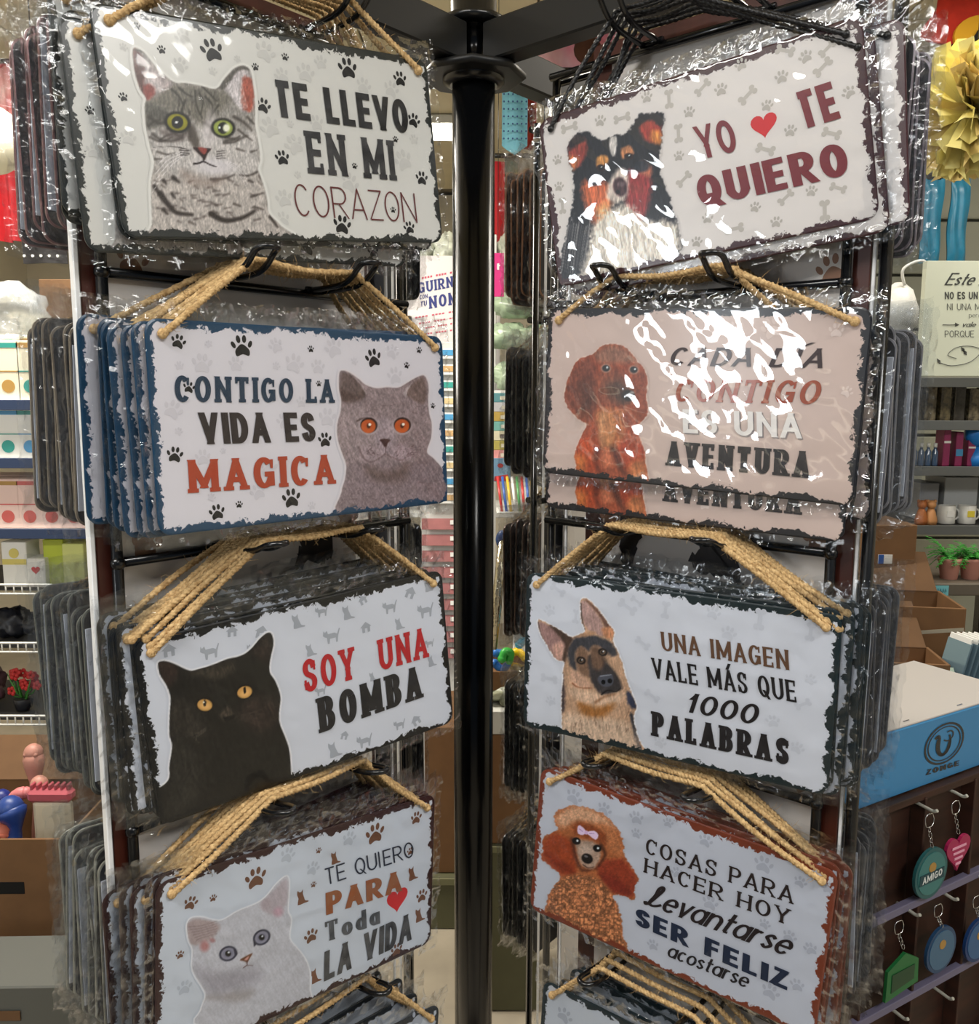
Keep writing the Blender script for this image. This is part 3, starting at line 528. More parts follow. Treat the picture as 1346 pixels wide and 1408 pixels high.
def shepherd(p):
    p.silh([(72, 275), (100, 258), (180, 300), (290, 360), (360, 400), (420, 380), (470, 350), (440, 260), (432, 120), (455, 72), (510, 95), (600, 190), (670, 290), (720, 360), (705, 420), (745, 520), (790, 640), (820, 760), (860, 860), (905, 990), (880, 1080), (915, 1250), (950, 1420), (285, 1420), (280, 1150), (275, 950), (285, 760), (290, 650), (300, 610), (220, 580), (160, 480), (100, 380)], (196, 160, 132), (246, 246, 250), 8, 8, 6)
    p.poly([(80, 280), (180, 310), (330, 400), (320, 560), (290, 600), (220, 570), (150, 470), (100, 370)], (166, 132, 126), 18, 4); p.poly([(200, 480), (280, 440), (300, 520), (280, 590), (225, 570)], (206, 164, 148), 30, 6)
    p.poly([(180, 300), (360, 400), (340, 480), (300, 620), (280, 580), (300, 470), (240, 380)], (92, 72, 62), 20, 4); p.line([(75, 275), (110, 400), (200, 560)], 12, (110, 92, 88), 8)
    p.poly([(440, 110), (490, 110), (580, 220), (630, 320), (620, 390), (560, 370), (480, 320), (445, 220)], (184, 152, 144), 18, 4); p.poly([(470, 80), (560, 150), (660, 280), (700, 340), (640, 320), (600, 230), (520, 140)], (124, 92, 80), 16, 4); p.line([(436, 120), (445, 250), (470, 340)], 14, (92, 76, 70), 8)
    p.poly([(610, 330), (690, 320), (715, 370), (690, 420), (640, 400)], (206, 148, 112), 24, 5)
    p.poly([(340, 470), (400, 400), (520, 380), (640, 420), (710, 470), (740, 550), (690, 560), (620, 500), (540, 470), (500, 520), (440, 480), (390, 540), (400, 680), (350, 640), (325, 560)], (76, 74, 78), 26, 6)
    p.poly([(400, 400), (520, 355), (560, 370), (480, 400)], (190, 148, 116), 26, 4)
    p.poly([(400, 520), (440, 480), (500, 540), (510, 640), (500, 740), (420, 690), (400, 600)], (142, 112, 92), 30, 4)
    p.poly([(500, 560), (600, 540), (660, 620), (720, 690), (770, 780), (770, 850), (620, 885), (560, 840), (510, 720)], (74, 68, 68), 24, 4); p.poly([(520, 500), (590, 480), (640, 600), (590, 680), (530, 640)], (124, 98, 82), 34, 4)
    p.poly([(350, 690), (420, 700), (520, 800), (520, 830), (380, 820)], (206, 168, 144), 26, 5); p.line([(365, 790), (420, 826), (525, 830)], 12, (146, 92, 62), 10)
    p.poly([(320, 840), (520, 850), (640, 900), (780, 860), (800, 900), (700, 980), (560, 990), (400, 930)], (214, 182, 156), 50, 10)
    p.poly([(420, 950), (560, 990), (720, 960), (640, 1060), (560, 1090), (450, 1050)], (168, 116, 68), 50, 10); p.line([(560, 950), (640, 900), (720, 880)], 24, (150, 110, 82), 20, .8)
    p.poly([(830, 850), (880, 920), (905, 990), (860, 1000), (820, 930)], (64, 66, 84), 22, 8); p.poly([(850, 1040), (880, 1080), (920, 1250), (950, 1400), (880, 1400), (870, 1200)], (56, 56, 64), 22, 5); p.poly([(275, 700), (300, 800), (300, 1000), (275, 1020)], (80, 68, 70), 24, 6)
    p.poly([(290, 1060), (500, 1080), (700, 1100), (850, 1150), (880, 1400), (290, 1400)], (212, 184, 160), 60, 12)
    p.fur(.16, .012, .1, 80, 4); p.fur(.12, .08, .06, 20, 6)
    for k in range(24):
        a = random.Random(k); x = a.uniform(300, 860); y = a.uniform(1000, 1180); p.line([(x, y), (x+a.uniform(-30, 10), y+a.uniform(30, 70))], 8, (110, 82, 66), 6, .5)
    p.poly([(575, 750), (610, 722), (690, 712), (710, 750), (700, 800), (650, 820), (600, 800)], (92, 92, 100), 12); p.ell(625, 780, 18, 20, (20, 20, 24)); p.ell(680, 770, 20, 20, (20, 20, 24)); p.line([(600, 730), (690, 718)], 8, (170, 172, 182), 6)
    p.line([(610, 885), (660, 850), (730, 860), (770, 830)], 12, (34, 30, 32), 8)
    for cx, cy in ((438, 598), (620, 528)):
        p.ell(cx, cy, 40, 32, (38, 32, 32), 20, .3); p.ell(cx, cy, 24, 20, (120, 100, 84), 0, .4); p.ell(cx-4, cy, 11, 11, (14, 12, 12), 0, .4); p.ell(cx+6, cy-6, 5, 5, (235, 235, 240))

def poodle(p):
    p.silh([(180, 180), (220, 120), (330, 82), (470, 100), (600, 140), (700, 220), (780, 330), (805, 450), (810, 530), (880, 640), (935, 730), (900, 820), (900, 920), (820, 900), (715, 890), (740, 960), (780, 1080), (800, 1250), (790, 1420), (80, 1420), (110, 960), (150, 850), (235, 720), (170, 650), (75, 560), (80, 470), (80, 370), (150, 330), (215, 295), (190, 240)], (182, 108, 66), None, 8, 10, 10, .05)
    p.poly([(200, 180), (340, 90), (500, 110), (650, 190), (740, 300), (600, 260), (400, 220), (260, 280)], (216, 166, 132), 60, 14); p.poly([(560, 250), (720, 280), (790, 430), (790, 520), (680, 480), (600, 380)], (192, 122, 80), 60, 14)
    p.poly([(380, 230), (520, 260), (640, 330), (640, 440), (560, 400), (420, 350), (360, 320)], (150, 78, 44), 40, 10)
    p.poly([(90, 400), (200, 330), (330, 400), (380, 520), (370, 680), (280, 720), (180, 650), (85, 560)], (166, 76, 42), 44, 10); p.poly([(90, 500), (220, 560), (350, 640), (350, 700), (200, 640)], (140, 56, 34), 50, 10, a=.8)
    p.poly([(560, 620), (700, 560), (820, 580), (920, 730), (890, 880), (760, 880), (640, 780)], (158, 68, 44), 44, 10); p.poly([(600, 700), (720, 720), (850, 820), (880, 890), (740, 870), (650, 800)], (130, 48, 36), 50, 8, a=.7)
    p.line([(340, 380), (380, 560), (440, 660), (560, 640)], 34, (84, 44, 32), 30, .8); p.line([(600, 440), (640, 520), (580, 620)], 34, (66, 36, 28), 30, .8)
    p.poly([(380, 400), (480, 390), (570, 430), (600, 520), (560, 620), (500, 650), (420, 600), (385, 500)], (184, 152, 132), 26, 5)
    p.ell(470, 480, 60, 50, (206, 180, 164), 20, .8, .7)
    p.fur(.14, .05, .05, 20, 3); p.fur(.12, .12, .1, 60, 7)
    B = [(150, 860), (250, 730), (420, 700), (600, 760), (740, 960), (800, 1250), (780, 1400), (100, 1400)]
    p.poly(B, (172, 112, 76), 40, 8); p.curls(B, .55, .03); p.curls(B, .35, .055, 9)
    p.curls([(200, 180), (340, 90), (600, 150), (780, 330), (800, 520), (600, 380), (300, 280)], .12, .03, 5)
    p.ell(478, 556, 52, 44, (34, 24, 24), 30, .25); p.ell(468, 536, 18, 10, (150, 140, 140), 20, .5, .8)
    p.line([(440, 610), (490, 640), (540, 630)], 10, (96, 62, 54), 8)
    for cx, cy in ((382, 398), (568, 464)):
        p.ell(cx, cy, 38, 32, (26, 20, 22), 20, .3); p.ell(cx+8, cy-2, 10, 10, (235, 235, 240), 0, .4)
    for q in ([(390, 280), (412, 255), (470, 310), (440, 345), (395, 330)], [(470, 320), (540, 305), (580, 345), (555, 388), (500, 350)]): p.poly(q, (236, 208, 232), 8, n=2)
    p.line([(410, 290), (440, 315)], 6, (160, 110, 170), 4); p.line([(500, 330), (545, 330)], 6, (160, 110, 170), 4); p.ell(470, 322, 16, 18, (224, 186, 220), 0, .3)
# ---------------------------------------------------------------- setting
SX0, SX1, SY0, SY1, CEIL = -2.9, 3.0, -2.6, 5.6, 2.72
def slab(name, c, d, m): return tag(MB().box(c, d).obj(name, m), kind='structure')
M_wall = mat('wall_paint', (226, 218, 198), .8, var=.06, scale=3); M_ceil = mat('ceiling_tile', (244, 232, 200), .9, var=.05, scale=8)
slab('floor', ((SX0+SX1)/2, (SY0+SY1)/2, -.03), (SX1-SX0+.2, SY1-SY0+.2, .06), mat('floor_tile', (176, 166, 148), .5, var=.2, scale=6))
slab('wall_back', ((SX0+SX1)/2, SY1+.05, CEIL/2), (SX1-SX0+.2, .1, CEIL), M_wall)
slab('wall_left', (SX0-.05, 2.6, CEIL/2), (.1, 6.0, CEIL), M_wall)
ct = thing('light_blocker', 'tall closed block added out of view at left to shade the lower rows', 'counter', Matrix.Translation((-.95, .02, 0)) @ rotz(math.radians(-50)))  # unseen counter-like block, added to keep entrance light off the lower plaques
MB().box((0, 0, .66), (1.3, .3, 1.30), bev=.006).obj('body', mat('blocker_grey', (120, 116, 108), .6), ct); MB().box((0, 0, 1.325), (1.36, .34, .03), bev=.004).obj('blocker_top', M_wall, ct)
slab('wall_right', (SX1+.05, 1.9, CEIL/2), (.1, 7.4, CEIL), M_wall)
cl = slab('ceiling', ((SX0+SX1)/2, (SY0+SY1)/2, CEIL+.06), (SX1-SX0+.2, SY1-SY0+.2, .08), mat('ceiling_joint', (150, 140, 120), .9))
tile = MB().box((0, 0, 0), (.592, .592, .016), bev=.003).mesh('tile', M_ceil)
for i in range(9):
    for j in range(10):
        x = SX0+.35+.6*i; y = .4+.55+.6*(j-1)
        if y < SY1-.2: link('tile', tile, cl, Matrix.Translation((x-0, y, CEIL+.01)))
M_tube = mat('lamp_diffuser', (255, 252, 244), .5, emis=(255, 250, 238), estr=6); M_white = mat('white_enamel', (225, 225, 220), .35)
def ceil_lamp(x, y, lab):
    t = thing('ceiling_lamp', lab, 'lamp', Matrix.Translation((x, y, CEIL)), 'ceiling lamps')
    MB().box((0, 0, -.02), (1.24, .25, .036), bev=.006).obj('lamp_housing', M_white, t); MB().box((0, 0, -.044), (1.20, .22, .014), bev=.004).obj('diffuser', M_tube, t)
a = px(455, 184, 4.14); ceil_lamp(a.x, a.y, 'bright white fluorescent ceiling lamp seen left of the black pole')

# ---------------------------------------------------------------- the rack
PHI = 0.856135; POLE = np.array([-.0194998, 1.05]); HB = {1: .329, 2: .095, 3: -.139, 4: -.373, 5: -.607}
aL = np.array([-math.cos(PHI), -math.sin(PHI)]); nL = np.array([math.sin(PHI), -math.cos(PHI)])
aR = np.array([math.sin(PHI), -math.cos(PHI)]); nR = np.array([-math.cos(PHI), -math.sin(PHI)])
FACE = {'L': (aL, nL), 'R': (aR, nR), 'LO': (aL, -nL), 'RO': (aR, -nR), 'BR': (-aL, -nL), 'BL': (-aR, nR), 'BLO': (-aR, -nR)}
def fbasis(face):
    a, n = FACE[face]; ey = np.array([-n[0], -n[1], 0.]); ez = np.array([0, 0, 1.]); return np.stack([np.cross(ey, ez), ey, ez], 1)
def fpos(face, t, off, z):
    a, n = FACE[face]; p = POLE+a*t+n*off; return Vector((p[0], p[1], z+CZ))
def rodr(v):
    t = np.linalg.norm(v)+1e-12; k = np.array(v)/t; K = np.array([[0, -k[2], k[1]], [k[2], 0, -k[0]], [-k[1], k[0], 0]]); return np.eye(3)+math.sin(t)*K+(1-math.cos(t))*K@K
def fmat(face, t, off, z, v=(0, 0, 0)):
    R = fbasis(face) @ rodr(v); p = fpos(face, t, off, z)
    return Matrix([[*R[i], p[i]] for i in range(3)]+[[0, 0, 0, 1]])
M_blk = mat('black_powder_coat', (16, 17, 19), .28, coat=.3, var=.2, scale=30); M_arm = mat('matt_black_steel', (20, 21, 22), .45); M_wire = mat('black_wire', (14, 15, 17), .25, coat=.3)
M_chrome = mat('chrome_edge', (205, 208, 212), .12, metal=1); M_board = mat('brown_board', (72, 30, 19), .4, var=.3, scale=14, stretch=(8, 8, 1))
M_poster = mat('poster_print', (214, 208, 202), .35, var=.04, scale=4); M_edge = mat('white_edge_strip', (244, 244, 244), .3)
M_fur = mat('print_black_fur', (22, 14, 20), .4, var=.4, scale=40)
rack = thing('display_rack', 'tall black rotating display rack of four panels around a round pole', 'display rack', Matrix.Translation((POLE[0], POLE[1], 0)))
RT = rack.matrix_world.inverted()
pb = MB(); pb.lathe([(.0245, .08), (.0245, 1.867), (.015, 1.868), (.015, 1.907), (.022, 1.908), (.022, 2.02)], (0, 0, 0), 40); pb.obj('pole', mat('pole_black', (9, 10, 12), .2, spec=.35), rack)
MB().lathe([(.26, .0), (.26, .02), (.05, .05), (.03, .08)], (0, 0, 0), 40).obj('base', M_blk, rack)
MB().lathe([(.056, 1.855), (.06, 1.857), (.06, 1.862), (.056, 1.864)], (0, 0, 0), 8).obj('lower_flange', M_arm, rack)
MB().lathe([(.027, 1.848), (.035, 1.852), (.035, 1.862), (.027, 1.868)], (0, 0, 0), 32).obj('lower_collar', M_blk, rack)
MB().lathe([(.026, 1.909), (.036, 1.912), (.036, 1.918), (.026, 1.922), (.026, 1.98), (.02, 1.99)], (0, 0, 0), 32).obj('upper_collar', M_blk, rack)
sq = MB()
for q, (a, n) in enumerate(((aL, nL), (aR, nR), (-aL, -nL), (-aR, -nR))):
    d = Vector((a[0], a[1], 0)); R = Matrix(((a[0], n[0], 0), (a[1], n[1], 0), (0, 0, 1)))
    MB().box(d*.245+Vector((0, 0, 1.886)), (.44, .028, .042), R, .002).obj('arm', M_arm, rack)
    MB().box(d*.462+Vector((0, 0, 1.886)), (.006, .034, .046), R, .001).obj('arm_cap', M_wire, rack)
    for s in (.05, .1): MB().lathe([(.006, 0), (.006, .003), (.003, .005)], d*s+Vector((0, 0, 1.907)), 6).obj('bolt', M_chrome, rack)
def vane(face, inner):
    tr, te, ts = (.434, .451, .4535) if face == 'R' else (.4485, .462, .4655)
    a, n = FACE[face]; R = Matrix(((a[0], n[0], 0), (a[1], n[1], 0), (0, 0, 1))); O = Vector((POLE[0], POLE[1], CZ))
    def W(t, off, z): return Vector((a[0]*t+n[0]*off, a[1]*t+n[1]*off, z+CZ))
    f = MB()
    f.tube([W(.1185, 0, -1.15), W(.1185, 0, .334)], .0045, 8); f.tube([W(tr, .009, -1.15), W(tr, .009, .40)], .005, 8); f.tube([W(tr, -.009, -1.15), W(tr, -.009, .40)], .005, 8)
    fr = f.obj('grid_frame', M_wire, rack)
    MB().box(W((inner+te)/2, 0, -.40), (te-inner, .0046, 1.5), R, .0008).obj('backing_board', M_board, rack)
    MB().box(W(ts, 0, -.40), (.0045, .0075, 1.5) if face != 'R' else (.003, .0046, 1.5), R, .0008).obj('edge_strip', M_edge, rack)
    MB().box(W(.139, 0, -.43), (.003, .003, 1.4), R, .0006).obj('edge_strip', M_edge, rack)
    None
    if face == 'R': MB().tube([W(.4625, 0, -1.15), W(.4625, 0, .39)], .0058, 8).obj('outer_post', M_wire, rack)
    for sg in (1, -1):
        po = MB().box(W((.19+tr-.006)/2, .0033*sg, -.40), (tr-.006-.19, .0012, 1.46), R).obj('poster', M_poster, rack)
        for k, z in HB.items():
            b = MB().tube([W(.118, .0095*sg, z), W(tr+.001, .0095*sg, z)], .0042, 8)
            b.add(*[(lambda q: (q.v, q.f))(MB().ball(W(tr, .0095*sg, z), .0068, 8))][0], True); b.obj('cross_bar', M_wire, fr)
            for t in (.24, .35):
                zr = {1: .016, 2: .014, 3: .006, 4: .002, 5: .002}[k]
                P = [W(t-.0085, .010*sg, z+.003), W(t-.0085, .055*sg, z+.004), W(t-.009, .074*sg, z+.005+zr*.3), W(t-.009, .088*sg, z+.006+zr), W(t-.006, .097*sg, z+.008+zr), W(t, .100*sg, z+.008+zr), W(t+.006, .097*sg, z+.008+zr), W(t+.009, .088*sg, z+.006+zr), W(t+.009, .074*sg, z+.005+zr*.3), W(t+.0085, .055*sg, z+.004), W(t+.0085, .010*sg, z+.003)]
                h = MB().tube([Vector(p) for p in catmull([tuple(p) for p in P], 3, False)], .0027, 8); h.tube([W(t-.013, .0135*sg, z+.004), W(t+.013, .0135*sg, z+.004)], .0027, 6); h.obj('hook', M_wire, fr)
    return W
vane('L', .192); WR = vane('R', .166); vane('BR', .19); vane('BL', .19)
# black animal legs printed on the right poster, dark tail on the left one
def blob(P, seed):
    r = random.Random(seed); q = []
    for i, p in enumerate(catmull(P, 6)): q.append((p[0]+r.uniform(-.0016, .0016)*(1+i % 2), p[1]+r.uniform(-.0022, .0022)*(1+i % 2)))
    return q
MR = RT @ fmat('R', 0, .0041, 0); ML = RT @ fmat('L', 0, .0041, 0)
b = MB(); b.flat(blob([(.213, -.125), (.235, -.125), (.236, -.15), (.228, -.175), (.218, -.186), (.212, -.16)], 1), 0, MR)
b.flat(blob([(.300, -.128), (.325, -.128), (.345, -.16), (.352, -.186), (.335, -.178), (.312, -.176), (.292, -.165), (.303, -.15)], 2), 0, MR)
b.flat(blob([(-.26, -.13), (-.225, -.13), (-.222, -.166), (-.232, -.17), (-.25, -.168), (-.268, -.172), (-.262, -.15)], 3), 0, ML); b.obj('poster_print', M_fur, rack)['kind'] = 'stuff'
b = MB()
for Mx, s in ((MR, 1), (ML, -1)):
    for z in (.085, -.145, -.15, -.38):
        for t in (.2, .42): shape_into(b, 'p', (s*t, z+.022), .026, .2*s, 0, Mx)
b.obj('poster_paws', mat('print_brown', (140, 100, 74), .5), rack)['kind'] = 'stuff'

# ---------------------------------------------------------------- plaques
PW, PH = .30, .16462
PAPER = mat('plaque_back', (58, 59, 63), .45, var=.15, scale=20); M_card = mat('pale_card', (188, 194, 206), .55, var=.05, scale=10)
def print_mat(key, base, border, bw=.0065, attr=False, W=PW, H=PH):
    key = key+('_portrait' if attr else '')
    if key in MATS: return MATS[key]
    m = bpy.data.materials.new(key); m.use_nodes = True; nt = m.node_tree; N = nt.nodes.new; L = nt.links.new; b = nt.nodes['Principled BSDF']
    b.inputs['Roughness'].default_value = .32; b.inputs['Coat Weight'].default_value = .25; b.inputs['Coat Roughness'].default_value = .15
    tc = N('ShaderNodeTexCoord'); sp = N('ShaderNodeSeparateXYZ'); L(tc.outputs['Object'], sp.inputs[0])
    def mth(op, a, b_=None, c=None, clamp=False):
        n = N('ShaderNodeMath'); n.operation = op; n.use_clamp = clamp
        for i, v in enumerate((a, b_, c)):
            if v is None: continue
            if isinstance(v, (int, float)): n.inputs[i].default_value = v
            else: L(v, n.inputs[i])
        return n.outputs[0]
    dx = mth('SUBTRACT', W/2, mth('ABSOLUTE', sp.outputs['X'])); dz = mth('SUBTRACT', H/2, mth('ABSOLUTE', sp.outputs['Z'])); d = mth('SMOOTH_MIN', dx, dz, .012)
    n1 = N('ShaderNodeTexNoise'); n1.inputs['Scale'].default_value = 120; n1.inputs['Detail'].default_value = 5; n1.inputs['Roughness'].default_value = .72; n1.inputs['Distortion'].default_value = .6; L(tc.outputs['Object'], n1.inputs['Vector'])
    n2 = N('ShaderNodeTexNoise'); n2.inputs['Scale'].default_value = 34; n2.inputs['Detail'].default_value = 2; L(tc.outputs['Object'], n2.inputs['Vector'])
    e = mth('MULTIPLY_ADD', n1.outputs['Fac'], .020, -.010-.001); e = mth('ADD', e, mth('MULTIPLY_ADD', n2.outputs['Fac'], .016, -.0085))
    f = mth('SUBTRACT', d, mth('ADD', e, bw)); k = mth('MULTIPLY_ADD', f, -2500., .5, True)
    mx = N('ShaderNodeMix'); mx.data_type = 'RGBA'; L(k, mx.inputs[0]); mx.inputs[7].default_value = tuple(lin(border))+(1,)
    if attr:
        at = N('ShaderNodeAttribute'); at.attribute_name = 'print'; L(at.outputs['Color'], mx.inputs[6])
    else: mx.inputs[6].default_value = tuple(lin(base))+(1,)
    L(mx.outputs[2], b.inputs['Base Color']); MATS[key] = m; return m
def ink(rgb, wear=.0):
    key = 'ink_%02x%02x%02x_%d' % (*rgb, int(wear*10))
    return mat(key, rgb, .35, rgb2=tuple(int(v+(150-v)*wear) for v in rgb) if wear else None, scale=70, coat=.2)
def plate_mesh(name, W, H, front, back=None, edge=None, th=0.):
    r = .011; pts = []
    for cx, cz, a0 in ((W/2-r, H/2-r, 0), (-W/2+r, H/2-r, 90), (-W/2+r, -H/2+r, 180), (W/2-r, -H/2+r, 270)):
        for k in range(6): a = math.radians(a0+90*k/5); pts.append((cx+r*math.cos(a), cz+r*math.sin(a)))
    n = len(pts); V = []
    for s, y in ((1, -.0007), (1, -.0003), (1, .0006+th), (1, .0009+th)):
        for i, p in enumerate(pts):
            k = .0012 if y in (-.0007, .0009+th) else 0
            l = math.hypot(*p); V.append((p[0]-math.copysign(k, p[0])*(abs(p[0]) > 1e-6), y, p[1]-math.copysign(k, p[1])))
    F = [tuple(range(n))]+[(j*n+i, j*n+n+i, j*n+n+(i+1) % n, j*n+(i+1) % n) for j in range(3) for i in range(n)]+[tuple(range(3*n, 4*n))[::-1]]
    me = bpy.data.meshes.new(name); me.from_pydata(V, [], F); me.materials.append(front); me.materials.append(back or PAPER); me.polygons[len(F)-1].material_index = 1
    if edge:
        me.materials.append(edge)
        for q in me.polygons[1:len(F)-1]: q.material_index = 2
    me.update(); return me
def sleeve_mesh(name, W, H, mw, mh, nx, nz, seed, amp=.0012, eamp=.0035, ztop=.016, rim_only=True):
    """clear bag: front and back sheet joined along a crinkled rim"""
    rs = np.random.RandomState(seed); u = np.linspace(0, 1, nx); v = np.linspace(0, 1, nz)
    x0, x1, z0, z1 = -W/2-mw, W/2+mw, -H/2-mh, H/2+ztop
    m = max(2, int(nx*.09)); us = x0+(x1-x0)*u; vs = z0+(z1-z0)*v
    X, Z = np.meshgrid(us, vs); e = np.maximum(np.maximum(X-(W/2-.002), -X-(W/2-.002))/mw, np.maximum((Z-(H/2-.002))/ztop, (-Z-(H/2-.002))/mh)); e = np.clip(e, 0, 1)
    nz1 = 1-np.abs(2*fbm(X*26+7*seed, Z*38+3, seed, 2)-1); nz2 = fbm(X*230, Z*230, seed+3, 2)-.5; nz3 = fbm((X+Z)*60, (X-Z)*22, seed+5, 2)-.5
    bulge = np.where(e > 0, (1-e)**1.2, 1)
    Yf = -(.0016+amp*nz1)*bulge-amp*nz3*bulge; rim = (nz2*2*eamp+nz3*eamp*1.5)*np.clip(e*1.6, 0, 1); Yb = .0016*bulge
    corner = np.clip((np.abs(X)/(W/2+mw)-.9)*10, 0, 1)*np.clip((np.abs(Z)/(H/2+mh)-.86)*8, 0, 1)
    jx = (fbm(X*90, Z*90, seed+11, 2)-.5)*.006*e; jz = (fbm(X*90+40, Z*90, seed+12, 2)-.5)*.006*e
    Vf = np.stack([X+jx, np.minimum(Yf, -.0016*bulge)+rim, Z+jz+corner*.003], -1).reshape(-1, 3); Vb = np.stack([X+jx, Yb+rim, Z+jz+corner*.003], -1).reshape(-1, 3)
    F = []; n = nx*nz
    for j in range(nz-1):
        for i in range(nx-1):
            a = j*nx+i; edge = e[j:j+2, i:i+2].max() > 0 or abs(us[i]) > W/2-.018 or abs(vs[j]) > H/2-.018
            if edge or not rim_only: F.append((a, a+1, a+nx+1, a+nx))
            if e[j:j+2, i:i+2].max() > 0: F.append((n+a, n+a+nx, n+a+nx+1, n+a+1))
    me = bpy.data.meshes.new(name); me.from_pydata(np.vstack([Vf, Vb]).tolist(), [], F); me.polygons.foreach_set('use_smooth', [True]*len(F)); return me
M_film = film('clear_film', .6, .0, .08, 0); M_filmF = film('clear_film_front', .6, .0, .05, .13, 20); M_filmG = film('clear_film_glossy', 1.7, .0, .04, .10, 9)
M_filmS = film('clear_film_stack', 1.0, .0, .12, 0, haze=.004, cap=.28); M_jute = mat('jute', (228, 194, 140), .95, rgb2=(176, 140, 92), scale=300, bump=.6, bscale=900); M_bcord = mat('black_cord', (20, 20, 22), .35, bump=.3, bscale=600)
ORD = ['first', 'second', 'third', 'fourth', 'fifth', 'sixth', 'seventh', 'eighth', 'ninth', 'tenth']
def cord_mesh(name, M, face, zrow, off, W, H, m, r=.0024, slackz=0, step=.003, black=False, fuzz=0, seed=1, side=None):
    Mi = M.inverted(); rd = random.Random(seed); k = W/PW
    hl = Vector((-W/2+.0125, -.0022, H/2-.0115)); hr = Vector((W/2-.0125, -.0022, H/2-.0115))
    a, n = FACE[face]; B = fbasis(face); tl, tr = (.35, .24) if (B[:2, 0] @ a) < 0 else (.24, .35)
    top = zrow+{.329: .012, .095: .011}.get(zrow, .009)+r
    if black: tl, tr = .235, .3
    A = Mi @ fpos(face, tl, off, top); Bp = Mi @ fpos(face, tr, off, top)
    dl = hl-A; dr = hr-Bp
    P = [hl+Vector((0, .004, -.001)), hl, hl-dl*.05+Vector((0, -.002, 0)), hl-dl*.5+Vector((rd.uniform(-.002, .002), -.001, rd.uniform(-.003, .003))), A+dl*.06, A+Vector((.003, 0, .001)), A.lerp(Bp, .5)+Vector((0, 0, rd.uniform(-.003, .001)-slackz)), Bp+Vector((-.003, 0, .001)), Bp+dr*.06, hr-dr*.5+Vector((rd.uniform(-.002, .002), -.001, rd.uniform(-.003, .003))), hr-dr*.05+Vector((0, -.002, 0)), hr, hr+Vector((0, .004, -.001))]
    Q = [Vector(p) for p in catmull([tuple(p) for p in P], 10, False)]
    out = [Q[0]]; acc = 0                            # resample evenly
    for i in range(1, len(Q)):
        seg = (Q[i]-Q[i-1]).length; 
        while acc+seg >= step:
            tt = (step-acc)/seg; p = Q[i-1].lerp(Q[i], tt); out.append(p); seg -= step-acc; Q[i-1] = p; acc = 0
            if seg < 1e-7: break
        acc += seg
    mb = MB(); mb.tube(out, r, 9, 520. if not black else 420., 3, .2)
    mb.ball(hl+Vector((0, -.001, 0)), r*1.5, 8); mb.ball(hr+Vector((0, -.001, 0)), r*1.5, 8)
    for i in range(fuzz):
        p = out[rd.randrange(3, len(out)-3)]; d = Vector((rd.uniform(-1, 1), rd.uniform(-1, 1), rd.uniform(-1, 1))).normalized(); l = rd.uniform(.003, .009); e = Vector((rd.uniform(-1, 1), 0, rd.uniform(-1, 1)))*.0035
        mb.tube([p+d*r*.8, p+d*(r+l*.5), p+d*(r+l)+e], [.00022, .00018, .0001], 3, cap=False)
    return mb.mesh(name, m)
POSE = {'L1': (0.3094, 0.0713, 0.2123, -0.0278, -0.0942, -0.1683), 'L2': (0.3001, 0.0873, -0.0261, -0.0435, 0.0002, -0.0640), 'L3': (0.2977, 0.0667, -0.2706, -0.0070, -0.0864, -0.2318),
        'L4': (0.3109, 0.0727, -0.4923, -0.0203, 0.0651, -0.0946), 'R1': (0.2959, 0.0236, 0.2097, 0.0493, -0.1318, 0.2019), 'R2': (0.3122, 0.0507, -0.0042, 0.0201, 0.0472, 0.1473),
        'R3': (0.3081, 0.0681, -0.2642, 0.0170, 0.0280, 0.2120), 'R4': (0.3151, 0.0666, -0.4820, -0.0095, 0.0726, 0.1266),
        'L5': (0.306, 0.066, -0.735, -0.01, 0.10, -0.12), 'R5': (0.322, 0.066, -0.722, -0.01, 0.06, 0.12)}
SCALE = {'R1': .95, 'R2': .975}
def front_matrix(k):
    t, off, z, *v = POSE[k]; M = fmat(k[0], t, off, z, v); s = SCALE.get(k, 1.)
    if s != 1:
        p = M.translation; M.translation = Vector((p.x*s, p.y*s, (p.z-CZ)*s+CZ))
    return M, s
def to_plate(M, x, y):
    """photo pixel of the flat artwork -> plate coordinates (x, z)"""
    d = Vector(CR*((x-673)/FPX)+CU*((704-y)/FPX)+CF); n = M.col[1].to_3d(); o = Vector((0, 0, CZ)); s = (M.translation-o).dot(n)/d.dot(n)
    q = M.inverted() @ (o+d*s); return (q.x, q.z)
